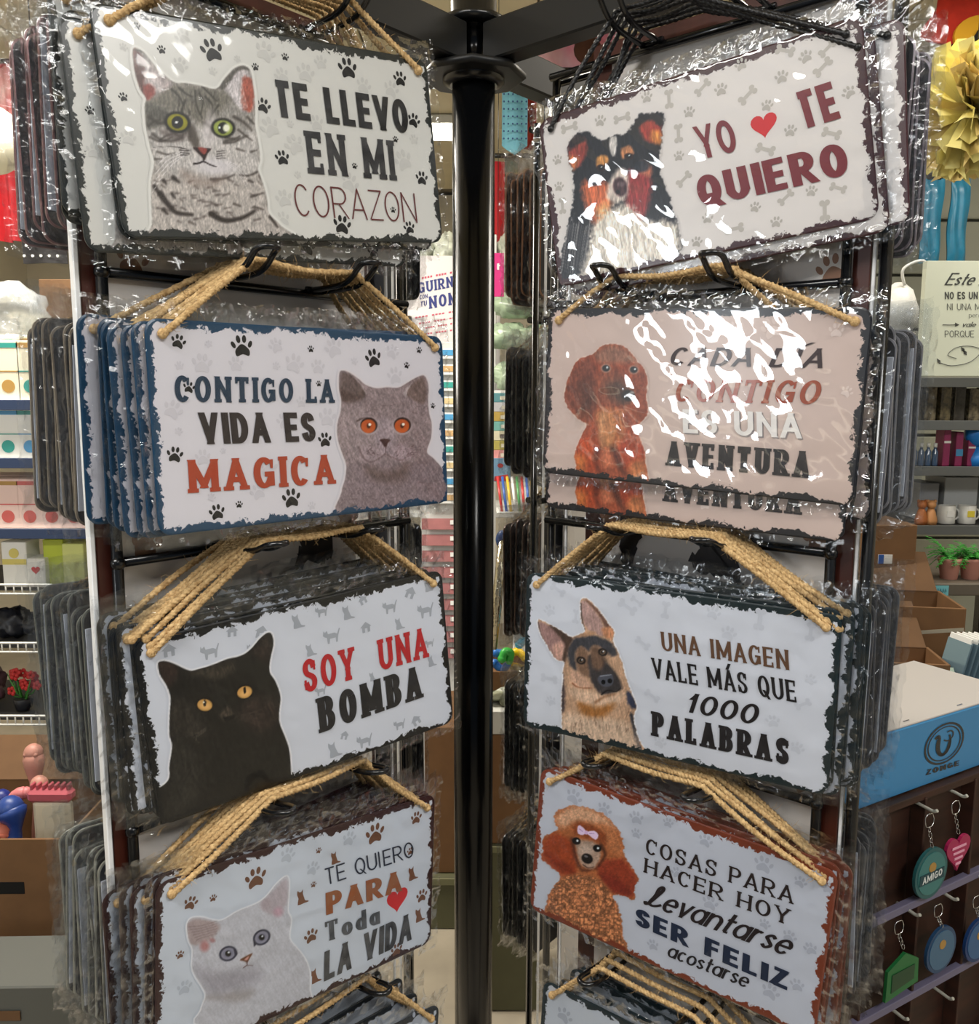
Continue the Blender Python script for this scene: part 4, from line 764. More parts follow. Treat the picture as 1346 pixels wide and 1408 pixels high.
def portrait(name, M, W, H, crop, scale, fn, m, base):
    P = np.array([to_plate(M, x, y) for x, y in ((crop[0], crop[1]), (crop[2], crop[1]), (crop[2], crop[3]), (crop[0], crop[3]))])
    x0, z0 = np.maximum(P.min(0), (-W/2+.0015, -H/2+.0015)); x1, z1 = np.minimum(P.max(0), (W/2-.0015, H/2-.0015)); st = .00078
    nx, nz = int((x1-x0)/st)+1, int((z1-z0)/st)+1; X, Z = np.meshgrid(np.linspace(x0, x1, nx), np.linspace(z0, z1, nz)); X = X.ravel(); Z = Z.ravel()
    R = np.array(M)[:3, :3]; T = np.array(M.translation)-np.array([0, 0, CZ]); Wd = np.outer(X, R[:, 0])+np.outer(Z, R[:, 2])+T
    dz = Wd @ CF; U = 673+FPX*(Wd @ CR)/dz; V = 704-FPX*(Wd @ CU)/dz
    p = Paint((U-crop[0])*scale, (V-crop[1])*scale, base); fn(p)
    if p.S is not None: mu = (p.C*p.S[:, None]).sum(0)/p.S.sum(); g = 1.28 if fn is tabby else 1.12; p.C = p.C+(p.C-mu)*(g-1)*p.S[:, None]
    C = np.clip(p.C, 0, 255); A = p.A; Cl = lin(C); keep = A > .02
    a = (np.arange(nz-1)[:, None]*nx+np.arange(nx-1)[None, :]).ravel(); F = np.stack([a, a+1, a+nx+1, a+nx], 1)
    # rounded plate corners
    F = F[keep[F].any(1)]; used = np.unique(F); mp = -np.ones(len(X), int); mp[used] = np.arange(len(used)); F = mp[F]
    me = bpy.data.meshes.new(name); me.from_pydata(np.stack([X, np.zeros(len(X))-.00115, Z], 1)[used].tolist(), [], F.tolist())
    at = me.color_attributes.new('print', 'FLOAT_COLOR', 'POINT'); at.data.foreach_set('color', np.concatenate([Cl[used], np.ones((len(used), 1))], 1).astype(np.float32).ravel())
    me.materials.append(m); return me
def C1(*a): return [v/2.103125 for v in a]
def cL(yo): return lambda x, y: (x/2.103, y/2.103+yo)
def cR(yo): return lambda x, y: (x/1.9065+640, y/1.9065+yo)
K = (24, 24, 26)
DESIGN = {
'L1': dict(base=(222, 221, 216), border=(40, 44, 42), f=cL(0), crop=((170, 50, 400, 335), 5.03, tabby),
  text=[('TE LLEVO', 'boldsans', K, (797, 338), (1182, 388), (782, 229), .25), ('EN MI', 'slab', (40, 40, 44), (890, 502), (1143, 523), (876, 378), .3), ('CORAZON', 'hair', (104, 44, 46), (856, 625), (1205, 645), (843, 531), 0)],
  pat=[('p', K, 0, [(393, 77, 20), (466, 145, 22), (612, 148, 56), (823, 166, 18), (737, 195, 18), (1004, 200, 46), (1155, 230, 32), (760, 307, 36), (1195, 350, 30), (1142, 404, 14), (815, 458, 36), (1024, 481, 14), (1218, 517, 30), (988, 652, 44), (1182, 660, 28), (355, 282, 24), (1135, 608, 14)]),
       ('p', (208, 207, 203), 1, [(527, 108, 40), (356, 138, 22), (520, 190, 38), (685, 172, 18), (614, 208, 22), (765, 152, 48), (926, 182, 32), (882, 213, 44), (814, 220, 36), (1050, 250, 36), (780, 370, 48), (838, 360, 18), (913, 357, 36), (850, 420, 48), (820, 575, 42), (860, 507, 18), (816, 635, 36), (1010, 530, 44), (1165, 465, 44), (1195, 405, 22), (370, 400, 40), (1130, 260, 36)])]),
'L2': dict(base=(222, 219, 226), border=(26, 66, 96), f=cL(320), crop=((450, 490, 625, 715), 6.4, grey_cat),
  text=[('CONTIGO LA', 'slab', (26, 52, 76), (502, 490), (965, 492), (499, 412), .1), ('VIDA ES', 'boldsans', (40, 32, 34), (580, 612), (912, 603), (570, 520), .1), ('MAGICA', 'slab', (176, 66, 38), (543, 753), (968, 725), (537, 657), .05)],
  pat=[('p', K, 0, [(514, 316, 38), (698, 330, 54), (897, 337, 16), (1078, 364, 40), (1174, 384, 14), (545, 448, 30), (920, 437, 14), (938, 600, 34), (504, 643, 42), (841, 769, 46), (690, 786, 18), (626, 809, 40), (1250, 501, 12), (1210, 340, 14)]),
       ('p', (210, 207, 214), 1, [(602, 323, 20), (796, 327, 36), (963, 335, 44), (1133, 346, 32), (517, 385, 24), (583, 380, 52), (681, 381, 38), (797, 386, 20), (850, 380, 46), (918, 389, 34), (1023, 373, 18), (870, 490, 26), (498, 513, 50), (515, 575, 22), (820, 545, 38), (945, 535, 42), (585, 650, 40), (643, 632, 16), (775, 680, 46), (610, 765, 22), (745, 750, 40), (900, 790, 20), (1140, 415, 38)])]),
'L3': dict(base=(216, 220, 230), border=(14, 16, 18), f=cL(690), crop=((196, 860, 430, 1150), 5.215, black_cat),
  text=[('SOY  UNA', 'slab', (190, 28, 38), (878, 553), (1238, 447), (868, 459), .05), ('BOMBA', 'fat', (26, 26, 30), (922, 668), (1222, 563), (911, 569), .1)],
  pat=[('h', (170, 175, 184), 1, [(488, 430, 42), (670, 375, 34), (755, 377, 38), (1048, 284, 26), (1185, 263, 32), (1057, 363, 30), (1202, 632, 28), (995, 675, 24), (500, 785, 36)]),
       ('s', (170, 175, 184), 0, [(857, 345, 40), (1002, 320, 38), (1235, 245, 26), (1152, 352, 30), (895, 428, 34), (1245, 460, 28), (1075, 505, 24), (963, 716, 42)]),
       ('w', (170, 175, 184), 0, [(605, 432, 50), (928, 316, 34), (1125, 303, 38), (1228, 313, 42), (957, 387, 44), (732, 422, 36), (1240, 408, 24), (925, 545, 30), (1153, 643, 30), (1052, 690, 40)])]),
'L4': dict(base=(206, 214, 226), border=(52, 26, 28), f=cL(1000), crop=((240, 1190, 440, 1420), 6.46, white_cat),
  text=[('TE QUIERO', 'thin', (26, 36, 58), (940, 456), (1195, 372), (934, 408), 0), ('PARA', 'boldsans', (150, 84, 46), (941, 542), (1160, 471), (939, 478), .2), ('Toda', 'retro', (60, 66, 74), (938, 620), (1098, 565), (935, 563), .4), ('LA VIDA', 'boldsans', (38, 40, 46), (934, 734), (1187, 612), (936, 648), .45)],
  pat=[('p', (112, 76, 58), 0, [(1202, 262, 26), (1083, 308, 44), (738, 436, 50), (920, 356, 14), (550, 508, 34), (615, 493, 18), (905, 454, 14), (898, 603, 32), (519, 657, 20), (1218, 487, 26), (1145, 643, 26), (1185, 358, 16)]),
       ('s', (120, 80, 60), 0, [(966, 377, 30), (870, 490, 36), (1190, 422, 30), (1210, 542, 30), (907, 718, 36)]),
       ('p', (186, 194, 206), 1, [(1008, 322, 32), (903, 408, 32), (532, 752, 36), (830, 370, 36)]), ('v', (206, 34, 40), 0, [(1147, 500, 56)])]),
'R1': dict(base=(232, 226, 222), border=(66, 32, 36), f=cR(0), crop=((755, 140, 962, 395), 5.63, collie),
  text=[('YO', 'sans', (124, 30, 38), (620, 418), (718, 397), (597, 334), .1), ('TE', 'boldsans', (124, 30, 38), (884, 341), (986, 310), (857, 247), .1), ('QUIERO', 'boldsans', (124, 30, 38), (618, 545), (1010, 458), (600, 466), .1)],
  pat=[('b', (196, 190, 182), 2, [(838, 133, 50), (948, 128, 46), (937, 176, 52), (622, 230, 44), (534, 260, 44), (740, 250, 50), (411, 310, 42), (273, 335, 42), (559, 350, 44), (960, 350, 50), (787, 392, 50), (573, 470, 42), (840, 518, 44), (977, 493, 44), (942, 552, 54), (705, 600, 48), (255, 540, 36)]),
       ('p', (190, 184, 176), 1, [(723, 170, 30), (892, 150, 32), (829, 203, 32), (670, 236, 30), (476, 256, 26), (1005, 243, 32), (587, 295, 26), (791, 278, 28), (852, 344, 30), (354, 318, 26), (560, 410, 24), (907, 502, 28), (760, 544, 26), (635, 573, 26), (815, 583, 28), (242, 420, 22), (246, 490, 22), (985, 405, 20), (607, 635, 26)]), ('v', (214, 34, 38), 0, [(783, 330, 70)])]),
'R2': dict(base=(216, 194, 184), border=(36, 34, 36), f=cR(350), crop=((760, 460, 922, 700), 6.12, setter),
  text=[('CADA DÍA', 'ital', (58, 36, 32), (532, 290), (935, 298), (534, 243), 0), ('CONTIGO', 'italslab', (168, 74, 40), (545, 385), (925, 393), (547, 327), .1), ('ES UNA', 'sans', (244, 240, 236), (572, 467), (882, 482), (570, 405), 0), ('AVENTURA', 'fat', (34, 28, 28), (526, 552), (904, 586), (528, 488), .2)],
  pat=[('p', (232, 214, 206), 1, [(710, 193, 36), (806, 194, 56), (973, 200, 38), (775, 295, 40), (1000, 360, 30), (640, 560, 30)])]),
'R3': dict(base=(220, 224, 234), border=(26, 42, 46), f=cR(690), crop=((728, 810, 892, 1048), 6.12, shepherd),
  text=[('UNA IMAGEN', 'flare', (104, 74, 54), (516, 388), (850, 440), (512, 339), 0), ('VALE MÁS QUE', 'flare', (28, 26, 30), (493, 460), (870, 525), (487, 407), 0), ('1000', 'ital', (30, 26, 30), (578, 549), (760, 583), (578, 497), 0), ('PALABRAS', 'fat', (28, 26, 30), (488, 611), (850, 690), (488, 547), .1)],
  pat=[('b', (209, 213, 223), 2, [(243, 230, 40), (425, 275, 50), (450, 260, 34), (525, 283, 44), (772, 307, 58), (465, 370, 40), (905, 340, 50), (220, 463, 42), (490, 508, 40), (885, 530, 44), (290, 300, 34)]),
       ('p', (209, 213, 223), 1, [(650, 291, 34), (222, 285, 28), (870, 645, 34), (806, 575, 34), (905, 465, 30), (690, 345, 38), (225, 522, 24), (510, 630, 30)])]),
'R4': dict(base=(208, 214, 228), border=(128, 58, 36), f=cR(1000), crop=((735, 1095, 900, 1325), 6.55, poodle),
  text=[('COSAS PARA', 'serif', (40, 30, 32), (472, 328), (860, 462), (475, 288), 0), ('HACER HOY', 'serif', (40, 30, 32), (468, 378), (850, 518), (471, 340), 0), ('{evantarse', 'script', (36, 28, 34), (463, 460), (842, 598), (478, 403), 0), ('SER FELiZ', 'boldsans', (28, 44, 72), (446, 515), (845, 688), (448, 470), 0), ('acostarse', 'script', (32, 30, 38), (527, 597), (738, 682), (530, 556), 0)],
  pat=[('p', (186, 192, 207), 1, [(285, 183, 36), (449, 237, 32), (630, 297, 32), (365, 215, 32), (532, 250, 24), (449, 278, 24), (782, 360, 44), (642, 460, 36), (850, 548, 32), (878, 405, 30), (950, 420, 30), (800, 693, 40), (870, 675, 32), (492, 570, 26), (555, 380, 26), (905, 580, 32), (230, 145, 20), (785, 515, 26)])]),
'L5': dict(base=(206, 214, 226), border=(40, 44, 48), f=cL(1000), crop=None, text=[], pat=[('p', (178, 186, 200), 1, [(1210, 835, 36)])]),
'R5': dict(base=(204, 212, 224), border=(28, 44, 50), f=cR(1000), crop=None, text=[], pat=[('p', (178, 186, 200), 1, [(260, 755, 34)])]),
}
LAB = {'L1': 'white plaque with silver tabby cat reading TE LLEVO EN MI CORAZON', 'L2': 'white plaque with blue border and grey cat reading CONTIGO LA VIDA ES MAGICA', 'L3': 'white plaque with black cat reading SOY UNA BOMBA in red and black',
       'L4': 'white plaque with white kitten reading TE QUIERO PARA Toda LA VIDA', 'R1': 'white plaque with collie and red heart reading YO TE QUIERO', 'R2': 'pink plaque with red setter reading CADA DÍA CONTIGO ES UNA AVENTURA',
       'R3': 'white plaque with shepherd dog reading UNA IMAGEN VALE MÁS QUE 1000 PALABRAS', 'R4': 'rust bordered plaque with poodle reading COSAS PARA HACER HOY', 'L5': 'cut-off plaque below the white kitten plaque at the bottom edge', 'R5': 'dark bordered blank looking plaque below the poodle plaque'}
SHORT = {'L1': 'the tabby cat plaque', 'L2': 'the blue bordered grey cat plaque', 'L3': 'the black cat plaque', 'L4': 'the white kitten plaque', 'R1': 'the collie plaque', 'R2': 'the red setter plaque', 'R3': 'the shepherd dog plaque', 'R4': 'the poodle plaque', 'L5': 'the bottom left plaque', 'R5': 'the bottom right plaque'}
def stack(k, n, tb, vb, jz=.003, over={}):
    D = DESIGN[k]; M0, s = front_matrix(k); W, H = PW*s, PH*s; face = k[0]; row = int(k[1]); rd = random.Random(k)
    pm = print_mat('plaque_print_'+k, D['base'], D['border'], W=W, H=H); plate = plate_mesh('plate', W, H, pm); f = D['f']
    parts = []
    for kind, col, rnd, L in D['pat']:
        mb = MB(); q = random.Random(len(L))
        for x, y, sz in L:
            c = to_plate(M0, *f(x, y)); e = to_plate(M0, *f(x+sz, y)); sc = math.hypot(e[0]-c[0], e[1]-c[1])*1.05
            if abs(c[0]) > W/2-.004 or abs(c[1]) > H/2-.004: continue
            ang = q.uniform(-.35, .25) if rnd == 0 and kind == 'p' else (q.uniform(-.5, .5) if rnd == 1 else (q.choice([0, 1.5, .6, -.5]) if rnd == 2 else 0))
            shape_into(mb, kind, c, sc, ang, -.0009)
        parts.append(('printed_pattern', mb.mesh('printed_pattern', ink(col))))
    if D['crop']: parts.append(('printed_portrait', portrait('printed_portrait', M0, W, H, *D['crop'], print_mat('plaque_print_'+k, D['base'], D['border'], attr=True, W=W, H=H), D['base'])))
    for tx, sty, col, b0, b1, tt, wear in D['text']:
        mb = MB()
        if col[0] > 230:
            text_into(mb, tx, sty, *[to_plate(M0, *f(*p)) for p in (b0, b1, tt)], -.0015); parts.append(('lettering', mb.mesh('lettering', ink(col, wear))))
            mb = MB(); text_into(mb, tx, sty, *[to_plate(M0, *f(p[0]+3, p[1]+3)) for p in (b0, b1, tt)], -.0013); parts.append(('lettering_shadow', mb.mesh('lettering_shadow', ink((150, 140, 140)))))
        else: text_into(mb, tx, sty, *[to_plate(M0, *f(*p)) for p in (b0, b1, tt)], -.0014); parts.append(('lettering', mb.mesh('lettering', ink(col, wear))))
    big = {'R1': 'G', 'R2': 'G'}.get(k)
    slF = sleeve_mesh('sleeve', W, H, .009, .010, 150, 100, hash_(k), .0008 if not big else .0012, .003, rim_only=False); slF.materials.append(M_filmG if big else M_filmF)
    slB = [sleeve_mesh('sleeve', W, H, .010, .010, 90, 56, hash_(k)+9+q, .0010, .0028) for q in range(3)]
    for q in slB: q.materials.append(M_film)
    B = np.array(fbasis(face)); t0, o0, z0, *v0 = POSE[k]
    p0 = M0.translation; (lambda *a: None)(k, [round(float(v), 3) for v in ((np.array([p0.x, p0.y])-POLE) @ FACE[face][0], (np.array([p0.x, p0.y])-POLE) @ FACE[face][1])]); a, nn = FACE[face]; q = np.array([p0.x, p0.y])-POLE; t0, o0, z0 = float(q @ a), float(q @ nn), p0.z-CZ; v0 = np.array(v0)
    for i in range(n):
        sx = i/max(1, n-1)
        if i == 0: M = M0
        else:
            v = v0*(1-sx)+np.array(vb)*sx; v[1] = v0[1]*(1-sx*.8)+rd.uniform(-.03, .03); dt, dz = over.get(i, (rd.uniform(-.006, .006), rd.uniform(-jz, jz)))
            M = fmat(face, t0+(tb-t0)*sx+dt, o0*(1-sx)+.0185*sx, z0*(1-sx)+(HB[row]-.118)*sx+dz, v)
        lab = LAB[k] if i == 0 else ORD[i]+' plaque from the front in the stack led by '+SHORT[k]
        t = thing('metal_plaque', lab, 'plaque', M, 'plaques in the stack led by '+SHORT[k])
        link('plate', plate, t)
        if i < 1 or (k in ('R2', 'L1') and i < 3) or k == 'L5':
            for nm, me in parts: link(nm, me, t)
        link('sleeve', slF if i == 0 else slB[i % 3], t)
        blk = (k == 'R1'); zr = HB[row]
        c = cord_mesh('cord', M, face, zr,   .071-.049*sx if not blk else .07-.05*sx, W, H, M_bcord if blk else M_jute, .0022 if blk else .0028, black=blk, fuzz=0 if blk else (90 if i in (0, 1, 2, n-1) else 30), seed=i*7+row)
        link('cord', c, t)
def hash_(s): return sum(ord(c)*(i+3) for i, c in enumerate(s))
stack('L1', 6, .326, (0, 0, -.02), over={2: (.012, -.016), 3: (.004, -.008), 4: (.01, .004)})
stack('L2', 7, .322, (0, 0, 0))
stack('L3', 9, .322, (0, 0, -.02))
stack('L4', 8, .326, (0, .02, 0))
stack('L5', 4, .32, (0, 0, 0))
stack('R1', 6, .322, (0, 0, .02), over={1: (.006, -.012), 3: (.018, -.004)})
stack('R2', 5, .316, (0, 0, 0), over={1: (-.009, -.030)})
stack('R3', 7, .318, (0, 0, 0))
stack('R4', 6, .318, (0, .03, 0))
stack('R5', 4, .33, (0, 0, 0))

# stacks on the faces that point away from the lens
def far_stack(face, row, n, tc, rz, edge, where, zo=0., offs=(.018, .095), tilt=0., jz=.006, card=0, seedx=0, base=(200, 202, 208), fan=None, ry=.03, rim=(120, 118, 114), tj=.0025):
    rd = random.Random(face+str(row)+str(seedx)); key = 'edge_'+face+str(row)
    pm = print_mat(key, base, edge); plate = plate_mesh('plate', PW, PH, pm, None, mat('rim_'+face+str(row), rim, .3, metal=.35), .0011); sl = [sleeve_mesh('sleeve', PW, PH, .011, .013, 96, 60, rd.randrange(99), .0012, .0035, .026) for _ in range(2)]
    for q in sl: q.materials.append(M_filmS)
    cardm = MB().box((0, .0028, -.002), (PW-.003, .0008, PH-.03), bev=.0003).mesh('backing_card', M_card)
    for i in range(n):
        sx = i/max(1, n-1); off = offs[0]+(offs[1]-offs[0])*sx; r = rz*sx if fan is None else fan[0]+(fan[1]-fan[0])*sx
        M = fmat(face, tc+rd.uniform(-tj, tj), off, HB[row]-.120+zo+rd.uniform(-jz, jz), (tilt*sx, rd.uniform(-ry, ry), r))
        t = thing('metal_plaque', '%s plaque out from the panel in the %s' % (ORD[i], where), 'plaque', M, 'plaques in the '+where)
        link('plate', plate, t); link('sleeve', sl[i % 2], t)
        if card and i % card == 0: link('backing_card', cardm, t)['label'] = 'pale grey backing card'
        if face == 'RO' and row in (3, 4) and i == 0: MB().box((-PW/2+.022, .0038, -PH/2+.04), (.028, .0006, .052), bev=.0002).obj('barcode_label', M_edge, t); MB().box((-PW/2+.016, .0043, -PH/2+.035), (.006, .0004, .03)).obj('barcode', M_wire, t)
        link('cord', cord_mesh('cord', M, face, HB[row], .021+.048*sx, PW, PH, M_jute, .0022, seed=i, step=.006), t)
MAR, GRY, DRK = (72, 34, 34), (70, 66, 62), (22, 24, 28)
far_stack('LO', 1, 7, .312, -.10, MAR, 'top stack at the far left', card=2, rim=(140, 104, 104))
far_stack('LO', 2, 7, .315, -.06, GRY, 'second stack down at the far left', card=3, rim=(128, 118, 106))
far_stack('LO', 3, 10, .318, -.12, (52, 56, 54), 'third stack down at the far left', card=4, tilt=.05, rim=(104, 108, 104))
far_stack('LO', 4, 8, .318, -.04, (92, 94, 90), 'bottom stack at the far left', card=2, ry=.06, rim=(150, 152, 144))
far_stack('RO', 1, 5, .320, .04, MAR, 'top stack at the far right', offs=(.018, .06), rim=(150, 140, 148))
far_stack('RO', 2, 7, .318, .06, DRK, 'second stack down at the far right', card=4, rim=(140, 140, 146))
far_stack('RO', 3, 6, .318, .04, DRK, 'third stack down at the far right', card=3, offs=(.018, .07), rim=(90, 92, 100))
far_stack('RO', 4, 6, .318, .04, DRK, 'bottom stack at the far right', card=3, offs=(.018, .06), rim=(84, 86, 92))
for r_, e_, nm, rm in ((1, (60, 36, 34), 'top', (150, 110, 84)), (2, DRK, 'second', (84, 80, 76)), (3, (40, 34, 34), 'third', (96, 78, 70)), (4, DRK, 'fourth', (50, 50, 52)), (5, DRK, 'lowest', (50, 50, 52))):
    far_stack('BR', r_, 7, .30, 0, e_, nm+' stack right behind the pole', offs=(.018, .085), fan=(0, .06), rim=rm)
for r_, nm in ((1, 'top'), (2, 'second'), (3, 'third'), (4, 'fourth')):
    far_stack('BLO', r_, 4, .30, 0, DRK, nm+' stack left behind the pole', offs=(.018, .06), rim=(60, 60, 62))
# ---------------------------------------------------------------- shop behind the rack
def zat(y, Y): return px(673, y, Y).z
def xat(x, Y): return px(x, 541, Y).x
def rect(x0, y0, x1, y1, Y): a = px(x0, y1, Y); b = px(x1, y0, Y); return a.x, b.x, a.z, b.z
def carton(name, label, cat, x0, y0, x1, y1, Y, dep, m, group=None, yawd=0, bev=.002, extra=None, zb=None):
    a, b, c, d = rect(x0, y0, x1, y1, Y); c = c if zb is None else zb+.0006; M = Matrix.Translation(((a+b)/2, Y+dep/2, c)) @ rotz(math.radians(yawd))
    t = thing(name, label, cat, M, group); MB().box((0, 0, (d-c)/2), (b-a, dep, d-c), bev=bev).obj('carton', m, t)
    if extra: extra(t, b-a, dep, d-c)
    return t
def deco(bands=(), disc=None, lid=None):
    def f(t, w_, dp, h):
        for (z0, z1, m) in bands: MB().box((0, -dp/2-.0004, h*(z0+z1)/2), (w_*.96, .0012, h*(z1-z0))).obj('printed_band', m, t)
        if disc: mb = MB(); mb.prism(ellip(disc[0]*w_, disc[1]*h, disc[2]*w_, disc[2]*w_, 0, 18), -dp/2-.0012, -dp/2+.001); mb.obj('printed_disc', disc[3], t)
    return f
def crumple(label, cat, name, c, s, m, seed, group=None, n=14):
    """crumpled plastic bag or bundle"""
    mb = MB(); mb.ball((0, 0, 0), 1, n*2); V = np.array(mb.v); r = 1+.5*(fbm(V[:, 0]*2.2+seed, V[:, 1]*2.2+V[:, 2]*3.1, seed, 3)-.5)*1.6-.25*np.abs(fbm(V[:, 0]*5+V[:, 2]*3, V[:, 1]*5-V[:, 2]*4, seed+2, 2)-.5)*2
    V = V*r[:, None]*np.array(s); V[:, 2] = np.maximum(V[:, 2], -s[2]*.8); V[:, 2] += s[2]*.8
    mb.v = [tuple(v) for v in V]; o = mb.obj(name, m, None, Matrix.Translation(c)); return tag(o, label, cat, group)
def cloth(name, label, cat, x0, y0, x1, y1, Y, m, seed=1, waves=3, amp=.02, group=None, taper=0, parent=None):
    a, b, c, d = rect(x0, y0, x1, y1, Y); nx, nz = 28, 14; V = []
    for sgn in (0, 1):
        for j in range(nz+1):
            for i in range(nx+1):
                u = i/nx; v = j/nz; k = 1-taper*(1-v)*abs(2*u-1); zz = (d-c)*v
                V.append(((u-.5)*(b-a), amp*math.sin(waves*2*PI*u+seed+v*1.3)*(1.1-v*.6)+.003*sgn, zz+(1-k)*(d-c)*.5*(1-v)))
    q = (nx+1)*(nz+1); F = []
    for j in range(nz):
        for i in range(nx): e = j*(nx+1)+i; F.append((e, e+1, e+nx+2, e+nx+1)); F.append((q+e, q+e+nx+1, q+e+nx+2, q+e+1))
    mb = MB(); mb.add(V, F, True); o = mb.obj(name, m, parent, Matrix.Translation(((a+b)/2, Y, c))); return tag(o, label, cat, group)
def shelf_unit(label, x0, x1, Y, dep, boards, m, mf=None, top=None, wire=(), post=None):
    xa, xb = xat(x0, Y), xat(x1, Y); zt = zat(top, Y); t = thing('shelf_unit', label, 'shelf', Matrix.Translation(((xa+xb)/2, Y+dep/2, 0))); w_ = xb-xa
    for sx in (-1, 1):
        for sy in (-1, 1): MB().box((sx*(w_/2-.012), sy*(dep/2-.012), zt/2), (.024, .024, zt), bev=.002).obj('post', post or m, t)
    for i, y in enumerate(boards):
        z = zat(y, Y); s = MB().box((0, 0, z-.009), (w_-.004, dep-.004, .018), bev=.002).obj('shelf_board', m, t)
        if mf is not None: MB().box((0, -dep/2-.003, z-.010), (w_, .006, .026), bev=.001).obj('price_rail', mf, s)
    for y in wire:
        z = zat(y, Y); s = MB().box((0, .01, z-.006), (w_-.004, dep-.03, .006)).obj('shelf_board', mat('wire_shelf_deck', (60, 60, 62), .6), t); q = MB()
        q.tube([(-w_/2, -dep/2, z+.012), (w_/2, -dep/2, z+.012)], .003, 6); q.tube([(-w_/2, -dep/2, z-.012), (w_/2, -dep/2, z-.012)], .003, 6); q.obj('wire_rail', M_white, s)
        for k in range(int(w_/.021)): MB().tube([(-w_/2+.01+.021*k, -dep/2, z-.012), (-w_/2+.01+.021*k, -dep/2, z+.012)], .0022, 5).obj('wire', M_white, s) if k < 60 else None
    return t
cream = mat('cream_carton', (236, 228, 204), .5); white = mat('white_carton', (232, 232, 228), .5); navy = mat('navy_rail', (40, 58, 92), .5); brown = mat('cardboard', (122, 88, 56), .85, var=.12, scale=20)
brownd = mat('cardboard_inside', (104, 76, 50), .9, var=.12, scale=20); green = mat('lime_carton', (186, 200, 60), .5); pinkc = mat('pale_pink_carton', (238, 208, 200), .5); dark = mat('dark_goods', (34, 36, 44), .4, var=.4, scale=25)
bagm = film('bag_film', 1.2, .05, .12, .9, 25, (.93, .95, .94), .22); teal = mat('teal_print', (46, 150, 140), .4); gold = mat('gold_print', (176, 136, 66), .4); blueb = mat('blue_print', (70, 150, 200), .4); rose = mat('rose_print', (206, 96, 90), .4)
# left shelves with small cosmetic cartons
YL = 2.2
shelf_unit('pale shelf unit with navy price rails and wire shelves at the far left', -190, 158, YL, .34, (553, 633, 730), white, navy, 440, (812, 892, 992))
CW = {0: [(teal, gold, 'teal'), (gold, teal, 'gold')], 1: [(blueb, teal, 'blue'), (teal, blueb, 'teal')], 2: [(rose, rose, 'rose'), (rose, gold, 'rose')]}
for r_, (yb, h_) in enumerate(((544, 76), (624, 62), (721, 62))):
    for c_ in range(5):
        x0 = -34+30*c_; d1 = CW[r_][c_ % 2]; nm = ('top', 'middle', 'lower')[r_]
        carton('cosmetics_box', '%s carton with %s dots, %s from the left on the %s shelf at left' % (('cream', 'white', 'pink')[r_], d1[2], ORD[c_], nm), 'box', x0, yb-h_, x0+28, yb, YL+.02, .09, (cream, white, pinkc)[r_], 'small cartons on the left shelves', zb=zat((553, 633, 730)[r_], YL),
               extra=deco([(.88, .96, d1[1]), (.48, .50, d1[0])], (0, .24, .27, d1[0])))
        carton('cosmetics_box', '%s carton in the row behind, %s along the %s shelf at left' % (('cream', 'white', 'pink')[r_], ORD[c_], nm), 'box', x0+4, yb-h_-6, x0+30, yb-2, YL+.13, .09, (cream, white, pinkc)[r_], 'small cartons on the left shelves', zb=zat((553, 633, 730)[r_], YL), extra=deco([(.88, .96, d1[1])]))
carton('product_carton', 'white carton with yellow floral print on the left wire shelf', 'box', 5, 745, 35, 803, YL+.02, .07, white, zb=zat(812, YL), extra=deco([(.5, .62, mat('yellow_print', (214, 200, 110), .5))], (0, .75, .2, mat('yellow_print', None))))
t = carton('product_carton', 'small white carton with red heart on the left wire shelf', 'box', 38, 768, 61, 803, YL+.02, .06, white, zb=zat(812, YL)); q = MB(); shape_into(q, 'v', (0, .045), .024, 0, -.031); q.obj('printed_heart', mat('red_print', (200, 30, 36), .4), t)
carton('product_carton', 'lime green carton on the left wire shelf', 'box', 62, 742, 86, 803, YL+.04, .07, green, zb=zat(812, YL)); carton('product_carton', 'pale green carton at the right end of the left wire shelf', 'box', 88, 748, 114, 803, YL+.02, .08, mat('pale_green_carton', (206, 212, 130), .5), zb=zat(812, YL))
for k, (x, y, s) in enumerate(((20, 884, .07), (62, 884, .06), (100, 884, .06))):
    p = px(x, y, YL+.12); p.z = zat(892, YL)+.001; s *= .8; crumple('dark wrapped bundle, %s from left on the lower wire shelf' % ORD[k], 'bundle', 'wrapped_bundle', p, (s, .06, s*.8), dark, k+3, 'dark bundles on the wire shelf')
def posy(x, y, Y, label, cols, R=.035, nst=26, grp=None):
    p = px(x, y, Y); p.z = zat(992, YL)+.001; t = thing('artificial_flowers', label, 'flowers', Matrix.Translation(p), grp); rd = random.Random(int(x)); MB().lathe([(.02, 0), (.026, .03), (.024, .032)], n=12).obj('pot', dark, t)
    for k in range(nst):
        q = Vector((rd.uniform(-R, R)*1.3, rd.uniform(-R, R)*.6, .05+rd.uniform(0, .06))); m = cols[k % len(cols)]; b = MB()
        if k % 2 == 0:
            for j in range(5): a = 2*PI*j/5; b.ball(q+Vector((math.cos(a)*.008, -.002, math.sin(a)*.008)), .0065, 6, (1, .4, 1))
            b.obj('blossom', m, t)
        else: b.tube([(0, 0, .03), q*.6, q], [.001, .003, .0008], 5); b.obj('stem', mat('leaf_green', (60, 130, 50), .5), t)
posy(34, 984, YL+.08, 'red and orange artificial flowers on the lowest wire shelf at left', [mat('red_petal', (190, 40, 40), .6), mat('orange_petal', (226, 110, 40), .6)])
p = px(-12, 984, YL+.14); p.z = zat(992, YL)+.001; crumple('mauve wrapped bundle beside the artificial flowers', 'bundle', 'wrapped_bundle', p, (.045, .045, .06), mat('mauve_goods', (120, 84, 96), .5, var=.3), 9)
